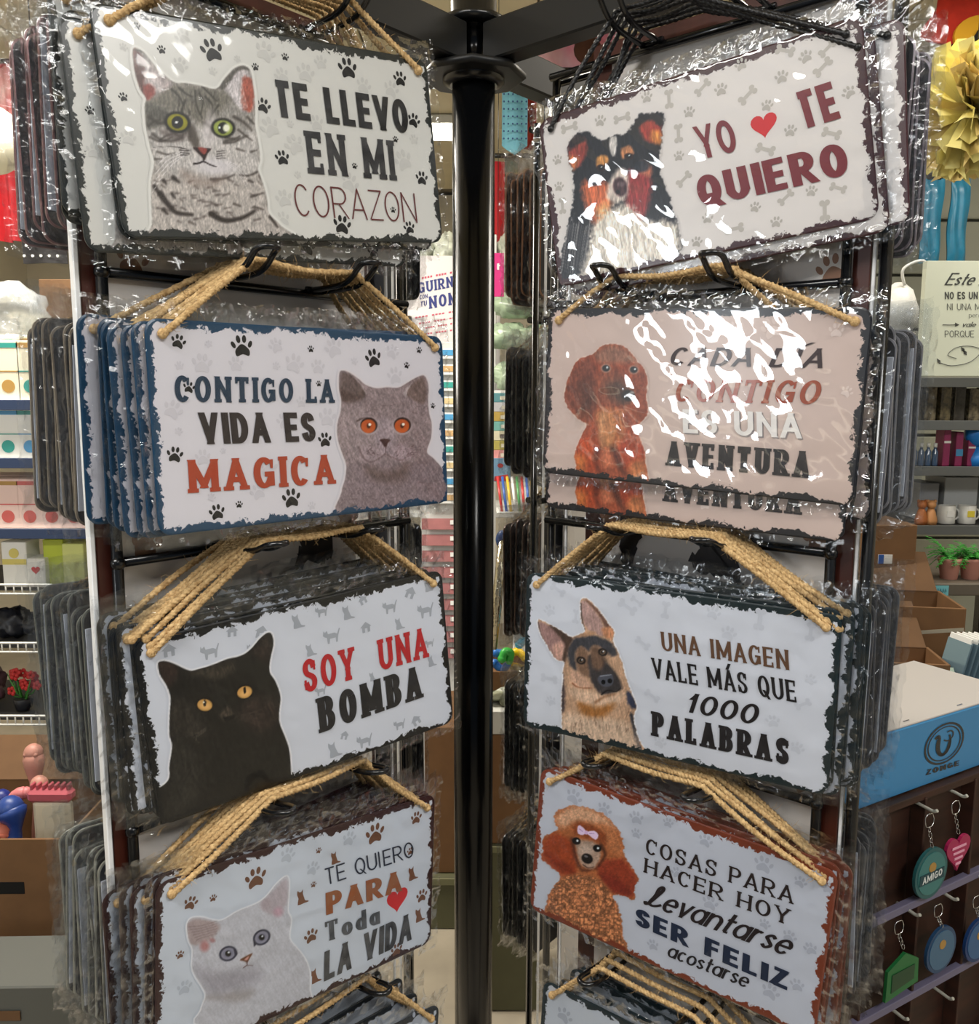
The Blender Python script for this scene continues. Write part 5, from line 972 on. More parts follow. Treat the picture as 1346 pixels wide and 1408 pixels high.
# things above the left shelves
p = px(4, 468, YL+.10); crumple('clear crumpled plastic bag on top of the left cartons', 'bag', 'plastic_bag', p, (.12, .08, .085), bagm, 4)
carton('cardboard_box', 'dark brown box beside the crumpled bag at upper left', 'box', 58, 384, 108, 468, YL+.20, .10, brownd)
def rail(label, x0, x1, y, Y, hangz=CEIL+.02):
    a, b = px(x0, y, Y), px(x1, y, Y); t = thing('hanging_rail', label, 'rail', Matrix.Translation((0, 0, 0))); MB().tube([a, b], .008, 8).obj('rod', M_wire, t)
    for q in (a.lerp(b, .1), a.lerp(b, .9)): MB().tube([q, (q.x, q.y, hangz)], .0025, 6).obj('wire', M_wire, t)
    return t
red = mat('red_cloth', (186, 30, 40), .8, rgb2=(226, 190, 186), scale=9); redp = mat('plain_red_cloth', (190, 26, 36), .8, var=.25, scale=8)
rail('black rail holding the red garments at upper left', -60, 100, 84, 2.9)
cloth('garment', 'red and white patterned garment hanging at the left edge', 'garment', -40, 92, 30, 200, 2.92, red, 2); cloth('garment', 'plain red garment hanging low at the left edge', 'garment', -30, 84, 24, 332, 2.98, redp, 3)
q = px(-14, 192, 2.3); o = MB().ball(q, .082, 24, (1, 1, 1.03)); o.tube([q+Vector((0, 0, .08)), (q.x, q.y, CEIL+.02)], .001, 4); o.lathe([(.012, .080), (.016, .088), (.006, .092)], q, 10); tag(o.obj('paper_lantern', mat('cream_lantern', (222, 216, 190), .6)), 'round cream lantern hanging at the left edge', 'lantern')
a = cloth('dotted_bag', 'black cloth bag with white polka dots hanging at upper left', 'bag', 30, 316, 88, 362, 2.7, mat('black_cloth', (22, 20, 22), .8), 1, 1, .01)
w_ = xat(88, 2.7)-xat(30, 2.7)
for i in range(5):
    for j in range(3): q = MB(); q.prism(ellip(0, 0, .004, .004), -.004, 0); q.obj('dot', M_white, a, Matrix.Translation((-w_/2+.014+.025*i+.008*(j % 2), -.0105, .02+.03*j)))
q = px(59, 316, 2.7); tag(MB().tube([q, (q.x, q.y, CEIL+.02)], .002, 6).tube([q+Vector((-.05, 0, 0)), q+Vector((.05, 0, 0))], .003, 6).obj('hanger', M_wire), 'thin black hanger above the dotted bag', 'hanger')
# bottom left: cardboard box with rubber toys
def open_box(label, c, w_, d, h, m, mi, yw=0, flap=True, slot=False, group=None):
    t = thing('cardboard_box', label, 'box', Matrix.Translation(c) @ rotz(math.radians(yw)), group); th = .006
    for (n, cc, dd) in (('front_panel', (0, -d/2, h/2), (w_, th, h)), ('rear_panel', (0, d/2, h/2), (w_, th, h)), ('side_panel', (-w_/2, 0, h/2), (th, d, h)), ('side_panel', (w_/2, 0, h/2), (th, d, h)), ('bottom_panel', (0, 0, .004), (w_, d, th))): MB().box(cc, dd, bev=.001).obj(n, m, t)
    if flap:
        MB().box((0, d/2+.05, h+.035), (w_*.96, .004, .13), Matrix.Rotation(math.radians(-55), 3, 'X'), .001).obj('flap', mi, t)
    if slot: MB().box((w_*.12, -d/2-.0032, h*.62), (.085, .002, .028), bev=.0009).obj('hand_hole', mat('hole_black', (8, 7, 6), .9), t)
    return t
zb = .0
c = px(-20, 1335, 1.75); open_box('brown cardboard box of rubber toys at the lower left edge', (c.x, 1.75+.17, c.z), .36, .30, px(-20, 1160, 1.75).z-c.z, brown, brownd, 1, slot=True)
tb = px(-30, 1337, 1.75).z; TB = thing('storage_table', 'low grey table under the toy box at lower left', 'table', Matrix.Translation((c.x-.05, 1.935, 0)))
MB().box((0, 0, tb-.015), (.95, .47, .03), bev=.003).obj('table_top', mat('grey_board', (86, 88, 84), .6), TB)
for sx in (-1, 1):
    for sy in (-1, 1): MB().box((sx*.44, sy*.20, (tb-.03)/2), (.04, .04, tb-.03), bev=.002).obj('leg', M_wire, TB)
pinkr = mat('pink_rubber', (206, 120, 122), .45); skin = mat('salmon_rubber', (180, 128, 114), .5); bluer = mat('blue_rubber', (36, 66, 136), .4)
def toy(label, pts, rs, m, Y, grp='rubber toys in the box'):
    P = [px(x, y, Y+.045+k*.01) for k, (x, y) in enumerate(pts)]; P = [Vector(p) for p in catmull([tuple(p) for p in P], 4, False)]; n = len(P); o = MB().tube(P, [rs*(.75+.35*math.sin(3*PI*i/n+.6)) for i in range(n)], 12); o.ball(P[0], rs*1.05, 12); o.ball(P[-1], rs*1.0, 12)
    P2 = P[-1]+Vector((0, 0, 0)); o.ball(P2+Vector((rs*.5, -rs*.6, 0)), rs*.3, 8); o.ball(P2+Vector((-rs*.5, -rs*.6, 0)), rs*.3, 8); return tag(o.obj('rubber_toy', m), label, 'toy', grp)
toy('salmon pink rubber toy leaning up at the back of the toy box', [(62, 1180), (50, 1090), (46, 1035)], .022, skin, 1.90); toy('second salmon rubber toy in front of the leaning one', [(70, 1180), (60, 1120), (54, 1078)], .02, skin, 1.84)
toy('pink curved rubber toy at the left of the toy box', [(-5, 1150), (12, 1098), (36, 1090)], .014, pinkr, 1.86); toy('blue rubber toy lying in the toy box', [(10, 1185), (22, 1140), (14, 1112)], .03, bluer, 1.80); toy('dark blue rubber toy at the left edge of the toy box', [(-10, 1180), (-2, 1120), (2, 1098)], .022, mat('navy_rubber', (30, 44, 120), .4), 1.86); toy('orange rubber toy at the bottom left of the toy box', [(-8, 1185), (-2, 1160), (2, 1146)], .026, mat('coral_rubber', (216, 120, 96), .5), 1.79)
p = px(78, 1180, 1.86); BR_ = thing('toy_brush', 'white and pink comb shaped toy standing in the toy box', 'toy', Matrix.Translation(p)); hz = px(78, 1098, 1.86).z-p.z
MB().box((0, 0, hz*.5), (.085, .03, hz), bev=.01).obj('handle', mat('cream_plastic', (214, 204, 180), .5), BR_); MB().box((.0, -.004, hz+.012), (.10, .034, .03), bev=.008).obj('head', mat('pink_plastic', (176, 82, 94), .5), BR_)
for k in range(7): MB().box((-.04+.0135*k, -.004, hz+.032), (.006, .02, .014), bev=.002).obj('tooth', mat('pink_plastic', None), BR_)
p = px(20, 1408, 1.5); t = thing('grey_carton', 'flat grey carton at the bottom left corner', 'box', Matrix.Translation((p.x-.05, 1.58, p.z-.02)) @ rotz(.03)); hg = px(20, 1358, 1.5).z-p.z
MB().box((0, 0, hg/2), (.5, .16, hg+.04), bev=.003).obj('carton', mat('grey_board', None), t); MB().box((0, -.082, hg/2), (.12, .003, .02), bev=.001).obj('hand_hole', brownd, t)
b_ = thing('pedestal', 'dark pedestal under the grey carton at bottom left', 'pedestal', Matrix.Translation((p.x-.05, 1.58, 0))); hp = p.z-.02-.02-.001; MB().box((0, 0, hp/2), (.44, .14, hp), bev=.004).obj('body', mat('dark_panel', (40, 40, 36), .7), b_)
# middle gap, left of the pole
YM = 2.9
xa, xb = xat(520, YM), xat(762, YM)
shelf_unit('tall pale shelf unit behind the pole', 520, 770, YM, .36, (368, 540, 705), white, None, 300, (), mat('off_white_post', (214, 212, 196), .5))
for k, (x, y, s) in enumerate(((576, 366, .052), (614, 366, .05), (655, 366, .052), (705, 366, .055))):
    crumple('crumpled white plastic bag, %s from left on the upper shelf behind the pole' % ORD[k], 'bag', 'plastic_bag', px(x, y, YM+.14), (s, .08, s*1.2), mat('white_bag', (220, 224, 206), .4, var=.25, scale=30, bump=.8, bscale=60), k+20, 'white bags behind the pole')
def sheet(name, label, cat, x0, y0, x1, y1, Y, m, th=.004):
    a, b, c, d = rect(x0, y0, x1, y1, Y); t = thing(name, label, cat, Matrix.Translation(((a+b)/2, Y, c))); MB().box((0, 0, (d-c)/2), (b-a, th, d-c), bev=.0006).obj('panel', m, t); return t, lambda x, y: ((px(x, y, Y).x-(a+b)/2), px(x, y, Y).z-c)
def write(t, f, L, y=-.0026, nm='lettering'):
    for tx, sty, col, b0, b1, tt in L: q = MB(); text_into(q, tx, sty, f(*b0), f(*b1), f(*tt), y); q.obj(nm, ink(col), t)
t, f = sheet('paper_poster', 'white poster reading GUIRNALDA CON TU NOMBRE behind the pole', 'poster', 547, 352, 688, 536, YM-.02, mat('poster_white', (232, 226, 226), .6))
NV = (58, 66, 130); PK = (206, 96, 116)
write(t, f, [('GUIRNALDA', 'slab', NV, (575, 404), (668, 386), (574, 389)), ('CON', 'sans', NV, (577, 412), (588, 410), (577, 406)), ('TU', 'sans', NV, (578, 422), (587, 420), (578, 415)), ('NOMBRE', 'slab', NV, (590, 425), (668, 411), (589, 408))])
q = MB()
for (x0, y0, x1, y1, h) in ((580, 384, 665, 368, 2.6), (571, 438, 672, 422, 2), (576, 446, 668, 431, 2), (585, 452, 660, 440, 2), (580, 461, 665, 449, 2)):
    a, b = f(x0, y0), f(x1, y1); n = 22
    for k in range(n):
        if k % 5 == 4: continue
        u, v = k/n, (k+.7)/n; q.flat([(a[0]+(b[0]-a[0])*u, a[1]+(b[1]-a[1])*u), (a[0]+(b[0]-a[0])*v, a[1]+(b[1]-a[1])*v), (a[0]+(b[0]-a[0])*v, a[1]+(b[1]-a[1])*v+h*.0024), (a[0]+(b[0]-a[0])*u, a[1]+(b[1]-a[1])*u+h*.0024)], -.0026)
q.obj('small_print', ink(PK), t)['kind'] = 'stuff'
CC = [blueb, mat('tan_print', (196, 160, 110), .5), teal, mat('sand_print', (214, 190, 140), .5)]
lc = thing('card_rack', 'white rack of small picture cards left of the pole', 'rack', Matrix.Translation((xat(612, 2.74), 2.74, 0))); hr_ = zat(470, 2.74); MB().box((0, .01, hr_/2), (.16, .012, hr_), bev=.002).obj('back_panel', white, lc); MB().box((0, .03, .01), (.24, .12, .02), bev=.003).obj('foot', white, lc)
for k in range(10):
    z = zat(492+22*k, 2.74); cdm = MB(); cdm.box((0, -.012, z+.012), (.13, .003, .034), Matrix.Rotation(-.3, 3, 'X'), .0005); c1 = cdm.obj('picture_card', white, lc); MB().box((0, -.0145, z+.015), (.12, .0015, .018), Matrix.Rotation(-.3, 3, 'X')).obj('picture', CC[k % 4], c1)
for k in range(9):
    z = zat(725+22*k, 2.74); c1 = MB().box((-.01, -.014, z+.012), (.13, .003, .036), Matrix.Rotation(-.3, 3, 'X'), .0005).obj('pink_card', mat('dusty_pink_card', (176, 112, 112), .5, var=.2), lc); MB().box((.03, -.017, z+.018), (.03, .0015, .014), Matrix.Rotation(-.3, 3, 'X')).obj('price_tag', white, c1)
for k, (xx, cl_) in enumerate(((597, brown),)):
    pass
c = px(650, 1215, 2.3); carton('cardboard_box', 'tall brown cardboard box standing behind the pole', 'box', 585, 1000, 652, 1200, 2.3, .3, brown)
ol = mat('olive_panel', (92, 92, 66), .7, var=.08); a, b, _, _ = rect(560, 0, 654, 10, 2.3); zt_ = zat(1201, 2.3)
t = thing('counter', 'olive green counter under the brown box behind the pole', 'counter', Matrix.Translation(((a+b)/2, 2.48, 0))); MB().box((0, 0, zt_/2), (b-a, .4, zt_-.001), bev=.004).obj('body', ol, t); MB().box((0, -.203, zt_-.012), (b-a, .004, .02), bev=.001).obj('front_edge', mat('olive_edge', (120, 120, 88), .6), t)
# middle gap, right of the pole
for k, (m, lab) in enumerate(((mat('book_teal', (96, 150, 156), .5), 'teal'), (mat('book_grey', (190, 190, 192), .5), 'grey'), (mat('book_mustard', (190, 160, 80), .5), 'mustard'), (mat('book_mint', (120, 180, 170), .5), 'mint'), (mat('book_cream', (222, 216, 186), .5), 'cream'), (mat('book_olive', (176, 164, 86), .5), 'olive'), (mat('book_pink', (206, 140, 138), .5), 'pink'))):
    y1 = 553+13.1*k; off = (0, 3, 1, 2, 0, 2, 1)[k]; t = carton('gift_box', 'thin %s gift box in the pile right of the pole' % lab, 'box', 664+off, y1-12.6, 716+off*.5, y1, 2.45, .14, m, 'thin gift boxes piled behind the pole', bev=.001)
    MB().box((.02, -.0706, .012), (.05, .001, .010)).obj('printed_title', mat('title_print', (90, 80, 70), .6) if k == 4 else mat('pale_title', (226, 220, 200), .6), t)
zs = zat(553+13.1*6, 2.45)
t = thing('side_table', 'narrow pale table under the thin gift boxes', 'table', Matrix.Translation((xat(690, 2.45), 2.53, 0))); MB().box((0.01, 0, zs-.011), (.13, .24, .02), bev=.003).obj('table_top', white, t)
for sx in (-1, 1):
    for sy in (-1, 1): MB().box((.01+sx*.055, sy*.11, (zs-.021)/2), (.014, .014, zs-.021), bev=.002).obj('leg', white, t)
t, f = sheet('picture_booklet', 'blue and red picture booklet below the thin gift boxes', 'booklet', 678, 630, 702, 662, 2.36, mat('booklet_blue', (120, 160, 190), .5)); q = MB(); q.flat(ellip(*f(688, 640), .008, .006), -.003); q.flat([f(679, 661), f(701, 661), f(698, 652), f(680, 655)], -.003); q.obj('printed_picture', mat('booklet_red', (176, 60, 60), .5), t)
pen = [(200, 60, 60), (60, 100, 180), (230, 190, 60), (240, 240, 240), (80, 150, 90)]
cup = thing('pen_tray', 'clear tray of coloured pens right of the pole', 'tray', Matrix.Translation(px(716, 707, 2.3))); MB().box((0, .04, .004), (.13, .10, .006), bev=.002).obj('tray_base', white, cup); MB().box((0, -.012, .014), (.13, .003, .024), bev=.001).obj('tray_front', M_film, cup)
for k in range(9): MB().tube([(-.05+.012*k, 0, .006), (-.062+.013*k, .05, .095)], .0038, 8).obj('pen', mat('pen_%d' % (k % 5), pen[k % 5], .3), cup)
zz = px(716, 707, 2.3).z; t = thing('display_stand', 'slim white stand holding the pen tray', 'stand', Matrix.Translation((xat(716, 2.3), 2.34, 0))); MB().box((0, 0, zz/2), (.03, .03, zz-.002), bev=.003).obj('post', white, t); MB().box((0, 0, .012), (.11, .11, .02), bev=.004).obj('foot', white, t)
p0, p1 = px(678, 892, 1.95), px(691, 742, 1.95); wd = thing('wand', 'silver foil wrapped wand standing right of the pole', 'wand', Matrix.Translation(p0)); d_ = p1-p0
MB().tube([Vector((0, 0, 0)), d_*.5, d_], [.009, .012, .010], 12).obj('tube', mat('silver_foil', (196, 190, 170), .2, metal=1, bump=1, bscale=90), wd); MB().ball(d_, .016, 10, (1, .6, 1.4)).obj('tip', mat('blue_tip', (30, 60, 110), .4), wd)
for k, (m, P) in enumerate(((mat('yellow_rubber', (236, 196, 30), .3), [(722, 905), (712, 896), (700, 902), (702, 914), (714, 918), (724, 922)]), (mat('blue_spiral', (40, 110, 190), .3), [(682, 898), (694, 900), (698, 912), (690, 920), (680, 912)]), (mat('green_spiral', (60, 170, 70), .3), [(690, 906), (694, 896), (702, 898), (700, 908)]), (mat('cyan_spiral', (70, 180, 220), .3), [(714, 886), (722, 876), (718, 866), (724, 858)]))):
    P = [Vector(q) for q in catmull([tuple(px(x, y, 2.0-.012*k+.004*i)) for i, (x, y) in enumerate(P)], 5, False)]; o = MB().tube(P, .0095, 10); o.ball(P[0], .0105, 10); o.ball(P[-1], .0105, 10); tag(o.obj('twisted_toy', m), '%s twisted rubber toy in the tray right of the pole' % ('yellow', 'blue', 'green', 'cyan')[k], 'toy', 'twisted rubber toys')
c = px(700, 1000, 1.98); open_box('low brown tray of twisted toys right of the pole', (c.x+.02, 2.06, px(700, 950, 1.98).z), .24, .15, px(700, 924, 1.98).z-px(700, 950, 1.98).z, brown, brownd, 0, flap=False)
crumple('pale green crumpled bag under the twisted toys', 'bag', 'plastic_bag', px(703, 976, 1.96)+Vector((0, .05, 0)), (.065, .05, .036), mat('pale_bag', (172, 176, 150), .35, var=.3, scale=40, bump=.8, bscale=80), 31)
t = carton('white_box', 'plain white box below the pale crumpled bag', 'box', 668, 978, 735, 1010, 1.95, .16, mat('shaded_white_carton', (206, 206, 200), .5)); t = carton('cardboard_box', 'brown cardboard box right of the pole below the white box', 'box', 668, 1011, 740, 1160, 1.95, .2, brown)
zt_ = zat(1161, 1.95); t = thing('counter', 'olive green counter right of the pole', 'counter', Matrix.Translation((xat(704, 1.95), 2.05, 0))); MB().box((0, 0, zt_/2), (.15, .2, zt_-.001), bev=.004).obj('body', ol, t); MB().box((0, -.102, zt_-.012), (.15, .003, .016), bev=.001).obj('front_edge', mat('olive_edge', None), t)
# green plastic goods behind the right panel
for k, (x, y, s) in enumerate(((715, 438, .09), (700, 480, .08), (735, 492, .10), (708, 536, .085), (740, 540, .09))):
    crumple('pale green wrapped bowl, %s from top in the heap behind the pole' % ORD[k], 'bundle', 'wrapped_bowls', px(x, y, 2.75)+Vector((0, .0, 0)), (s*.9, .06, s*.55), mat('green_wrap', (176, 196, 166), .25, var=.35, scale=30, bump=.7, bscale=50), k+40, 'green wrapped bowls behind the pole')
zz = zat(536, 2.75); t = thing('goods_shelf', 'pale shelf carrying the green wrapped bowls', 'shelf', Matrix.Translation((xat(722, 2.75), 2.75, 0))); MB().box((0, .02, zz-.012), (.24, .18, .02), bev=.002).obj('shelf_board', white, t); MB().box((-.1, .10, 1.0), (.02, .02, 2.0), bev=.002).obj('post', white, t); MB().box((.1, .10, 1.0), (.02, .02, 2.0), bev=.002).obj('post', white, t)
# hanging textiles
rail('black rail holding the patterned socks behind the pole', 640, 900, 96, 3.0)
s1 = cloth('printed_scarf', 'light blue dotted scarf hanging right of the pole', 'scarf', 690, 96, 726, 214, 3.0, mat('sky_cloth', (120, 186, 206), .8), 1, 1, .008, taper=.25)
for i in range(6):
    for j in range(9): q = MB(); q.prism(ellip(0, 0, .0028, .0028, 0, 8), -.003, 0); q.obj('dot', mat('navy_dot', (50, 80, 130), .7), s1, Matrix.Translation((-.036+.0145*i, -.0125, .05+.023*j)))
tag(MB().prism([(x*.001, z*.001) for x, z in [(-40, 0), (-20, -26), (10, -30), (36, -12), (42, 22), (10, 40), (-30, 34)]], 0, .006).obj('cloud_patch', white, s1, Matrix.Translation((.0, -.018, .25))))
cloth('printed_scarf', 'red and brown scarf hanging beside the blue dotted one', 'scarf', 720, 96, 738, 206, 3.03, mat('red_scarf', (196, 50, 36), .8, rgb2=(110, 50, 30), scale=14), 4, 1, .008)
cloth('garment', 'red cloth hanging low right of the pole', 'garment', 674, 222, 694, 346, 3.1, redp, 1, 1, .006); cloth('garment', 'dark green cloth hanging beside the low red cloth', 'garment', 693, 216, 712, 346, 3.12, mat('green_cloth', (36, 84, 50), .8, var=.2), 2, 1, .006)
rail('upper black rail for the low red and green cloths', 640, 760, 214, 3.1)
t, f = sheet('price_poster', 'magenta card standing right of the pole', 'card', 676, 348, 693, 408, 2.62, mat('magenta_card', (214, 50, 130), .5)); MB().tube([(0, .003, .05), (0, .003, CEIL+.02-t.location.z)], .001, 5).obj('thread', M_wire, t); write(t, f, [('t', 'sans', (240, 230, 235), (682, 372), (688, 371), (682, 362))])
pk = cloth('garment', 'pink printed garment hanging behind the rack arms', 'garment', 738, 40, 850, 100, 3.0, mat('pink_cloth', (224, 96, 140), .8, rgb2=(240, 200, 210), scale=6), 3, 2, .015)
q = MB(); q.ball((0, 0, 0), .045, 14, (1, .5, 1)); q.obj('brown_bobble', mat('brown_wool', (84, 50, 34), .9, var=.3), pk, Matrix.Translation((.03, -.03, .06)))

# ---------------------------------------------------------------- right side of the shop
YR = 2.4
sw = thing('slat_panel', 'grey slatted wall panel behind the blue packets', 'panel', Matrix.Translation((xat(1330, 3.2), 3.2, 0)))
for k in range(12): MB().box((0, 0, .12+.19*k), (.95, .018, .18), bev=.003).obj('slat', mat('grey_green_slat', (150, 152, 138), .6), sw)
MB().box((0, .02, 1.2), (.95, .02, 2.4)).obj('back_board', mat('slat_gap', (90, 90, 80), .8), sw)
bl = mat('blue_packet', (50, 140, 176), .3, var=.3, scale=12, bump=.5, bscale=30)
hk = thing('packet_hook', 'black display hook holding the blue packets', 'hook', Matrix.Translation(px(1305, 240, 2.95))); MB().tube([(-.14, 0, 0), (.14, 0, 0)], .004, 6).obj('bar', M_wire, hk); MB().tube([(0, 0, 0), (0, .24, .0)], .004, 6).obj('arm', M_wire, hk)
for k, (x0, x1) in enumerate(((1262, 1298), (1300, 1334))):
    a, b, c, d = rect(x0, 246, x1, 362, 2.95); t = thing('blue_packet', 'bright blue foil packet, %s one on the hook' % ('left', 'right')[k], 'packet', Matrix.Translation(((a+b)/2, 2.95, c)), 'blue foil packets on the hook'); h = d-c; w_ = b-a; V = []
    mb = MB(); nx, nz = 10, 16
    for sgn in (-1, 1):
        for j in range(nz+1):
            for i in range(nx+1):
                u, v = i/nx, j/nz; e = min(1, 6*min(u, 1-u))*min(1, 8*min(v, 1-v)); V.append(((u-.5)*w_+.003*math.sin(v*9+k), sgn*(.002+.013*e)+.003*math.sin(u*14+v*4), v*h))
    Q = (nx+1)*(nz+1); mb.add(V, [(j*(nx+1)+i, j*(nx+1)+i+1, (j+1)*(nx+1)+i+1, (j+1)*(nx+1)+i) for j in range(nz) for i in range(nx)]+[(Q+j*(nx+1)+i, Q+(j+1)*(nx+1)+i, Q+(j+1)*(nx+1)+i+1, Q+j*(nx+1)+i+1) for j in range(nz) for i in range(nx)], True); mb.obj('bag', bl, t)
    MB().box((0, 0, h+.006), (w_*.7, .006, .018), bev=.001).obj('clip', M_wire, t)
# yellow tissue flower
pc = px(1338, 150, 1.95); pf = thing('paper_flower', 'large yellow tissue paper flower hanging at upper right', 'flower', Matrix.Translation(pc)); rd = random.Random(5); yel = [mat('yellow_tissue', (244, 232, 150), .85), mat('pale_yellow_tissue', (246, 236, 160), .85), mat('golden_tissue', (236, 212, 140), .85)]
pms = []
for v_ in range(4):
    V = []; nu, nv = 7, 5; rr = random.Random(v_)
    for j in range(nv+1):
        for i in range(nu+1):
            u, v = i/nu-.5, j/nv; wd = .018+.052*v; V.append((u*2*wd, .010*math.sin(u*14+v_)*v+.014*v*v*math.cos(v_), v*.115+.012*v*((i % 2)-.5)+(-.02*abs(u)*v if j == nv else 0)))
    mb = MB(); mb.add(V, [(j*(nu+1)+i, j*(nu+1)+i+1, (j+1)*(nu+1)+i+1, (j+1)*(nu+1)+i) for j in range(nv) for i in range(nu)], False); pms.append([mb.mesh('petal', y) for y in yel])
for k in range(84):
    a = rd.uniform(0, 2*PI); b = math.acos(rd.uniform(-1, 1)); d_ = Vector((math.sin(b)*math.cos(a), math.sin(b)*math.sin(a), math.cos(b))); ml = d_.to_track_quat('Z', 'Y').to_matrix().to_4x4(); ml = ml @ rotz(rd.uniform(0, 6)); ml.translation = d_*.018; link('petal', pms[k % 4][rd.randrange(3)], pf, ml @ Matrix.Scale(rd.uniform(.85, 1.12), 4))
MB().tube([(0, 0, 0), (0, 0, CEIL+.02-pc.z)], .0012, 5).obj('thread', M_wire, pf)
# red, yellow and black hanging above it
t = thing('wall_hanging', 'red cloth hanging with yellow round and black band at upper right', 'wall hanging', Matrix.Translation(px(1350, 62, 2.6))); MB().prism([tuple(p) for p in catmull([(-.17, .02), (-.13, .10), (-.10, .2), (.2, .22), (.2, .04), (.0, .0)], 4)], 0, .01).obj('red_cloth_panel', mat('red_felt', (206, 52, 36), .9, var=.15, scale=40), t)
MB().prism(ellip(-.01, .02, .075, .055, 0, 24), -.012, -.001).obj('yellow_patch', mat('yellow_felt', (226, 170, 40), .9), t); MB().prism([tuple(p) for p in catmull([(-.10, -.01), (-.06, .0), (-.03, .02), (-.02, .035), (-.01, .01), (.1, -.0), (.16, -.04), (.1, -.07), (-.04, -.05)], 3)], -.022, -.013).obj('black_patch', mat('black_felt', (20, 18, 18), .9), t); MB().tube([(.05, .005, .2), (.05, .005, CEIL+.02-t.location.z)], .002, 6).obj('cord', M_wire, t)
# white quote board
t, f = sheet('quote_board', 'pale quote board starting Este h at the right edge', 'sign', 1261, 360, 1470, 517, 2.2, mat('pale_board', (216, 222, 204), .5), .02); GK = (70, 72, 70)
write(t, f, [('Este h', 'script', GK, (1295, 393), (1352, 393), (1300, 376)), ('NO ES UN P', 'sans', GK, (1296, 412), (1351, 412), (1296, 402)), ('NI UNA MA', 'thin', GK, (1299, 427), (1352, 427), (1299, 418)), ('pero', 'hair', GK, (1329, 437), (1346, 437), (1329, 430)), ('vale', 'script', GK, (1319, 450), (1338, 450), (1319, 443)), ('PORQUE', 'thin', GK, (1296, 464), (1336, 464), (1296, 455))], -.0106)
q = MB()
def pl(P, r=.0007): q.tube([Vector((f(x, y)[0], -.0106, f(x, y)[1])) for x, y in P], r, 5)
pl([(1293, 447), (1312, 447)]); pl(catmull([(1312, 493), (1300, 488), (1312, 478), (1330, 476), (1346, 480)], 4, False)); pl(catmull([(1287, 498), (1305, 503), (1330, 498), (1346, 485)], 4, False)); q.flat([f(1310, 444), f(1316, 447), f(1310, 450)], -.0106)
for x, y in ((1288, 497), (1321, 481), (1324, 485)): q.flat([f(x-3, y-4), f(x+2, y-1), f(x+2, y+4), f(x-2, y+2)], -.0107)
q.obj('drawn_branch', ink(GK), t)
ez = thing('white_lamp', 'white round lamp with cable left of the quote board', 'lamp', Matrix.Translation(px(1232, 458, 2.35))); MB().lathe([(.03, 0), (.05, .02), (.052, .06), (.035, .11), (.012, .13)], n=20).obj('shade', M_white, ez); MB().tube([Vector(p) for p in catmull([(0, -.03, .12), (-.01, -.04, .16), (.04, -.04, .18), (.07, -.03, .14), (.06, -.04, .09)], 5, False)], .004, 8).obj('cable', M_white, ez); MB().lathe([(.045, -.008), (.045, .0)], n=20).obj('base', M_white, ez)
shelf_unit('dark shelf unit under the quote board at right', 1200, 1490, YR, .34, (462, 519, 578, 641, 722), mat('dark_shelf', (44, 43, 42), .5), mat('grey_rail', (92, 95, 95), .4), 455, ())
rd = random.Random(3)
for k in range(7):
    x = 1232+20*k; carton('foil_packet', 'dark glittery packet, %s from left on the shelf under the quote board' % ORD[k], 'packet', x, 530+rd.uniform(-3, 4), x+18, 574, YR+.03, .05, mat('glitter_%d' % (k % 3), ((120, 108, 78), (70, 66, 60), (142, 130, 104))[k % 3], .25, rgb2=(50, 46, 40), scale=60, bump=.5), 'glittery packets at right', yawd=rd.uniform(-3, 3), zb=zat(578, YR))
for k in range(7):
    x = 1256+9.5*k if k < 4 else 1296+17*(k-4)
    if k < 4:
        p = px(x, 637, YR+.04); p.z = zat(641, YR)+.001; t = thing('small_bottle', 'small blue bottle, %s from left on the cosmetics shelf' % ORD[k], 'bottle', Matrix.Translation(p), 'blue bottles on the cosmetics shelf'); MB().lathe([(.008, 0), (.0085, .004), (.0085, .04), (.004, .048), (.004, .052)], n=14).obj('body', mat('blue_glass', (70, 96, 130), .15, coat=1), t); MB().lathe([(.005, .052), (.005, .064)], n=12).obj('cap', M_white, t)
    else: carton('magenta_box', 'magenta carton, %s from left on the cosmetics shelf' % ORD[k-4], 'box', x, 588+6*(k-4), x+13, 637, YR+.03, .05, mat('magenta_carton', (146, 44, 92), .4), 'magenta cartons at right', zb=zat(641, YR), extra=deco([(.3, .5, blueb)] if k == 5 else [(.6, .66, white)]))
p = px(1342, 637, YR+.04); p.z = zat(641, YR)+.001; t = thing('blue_balloon_toy', 'bright blue round toy on the shelf at the right edge', 'toy', Matrix.Translation(p)); R_ = .036; MB().ball((0, 0, .09), R_, 18).obj('head', mat('bright_blue', (40, 130, 214), .3), t); MB().lathe([(.02, 0), (.024, .02), (.012, .055)], n=14).obj('stand', mat('bright_blue', None), t)
for k, (x0, y0, x1, m, lab) in enumerate(((1262, 664, 1292, mat('silver_tin', (150, 152, 156), .4), 'silver grey box'), (1296, 656, 1346, mat('pale_grey_box', (186, 190, 192), .5), 'pale grey box'), (1350, 660, 1390, white, 'white box just outside right'))): carton('storage_box', lab+' on the lower right shelf', 'box', x0, y0, x1, 717, YR+.12, .12, m, zb=zat(722, YR))
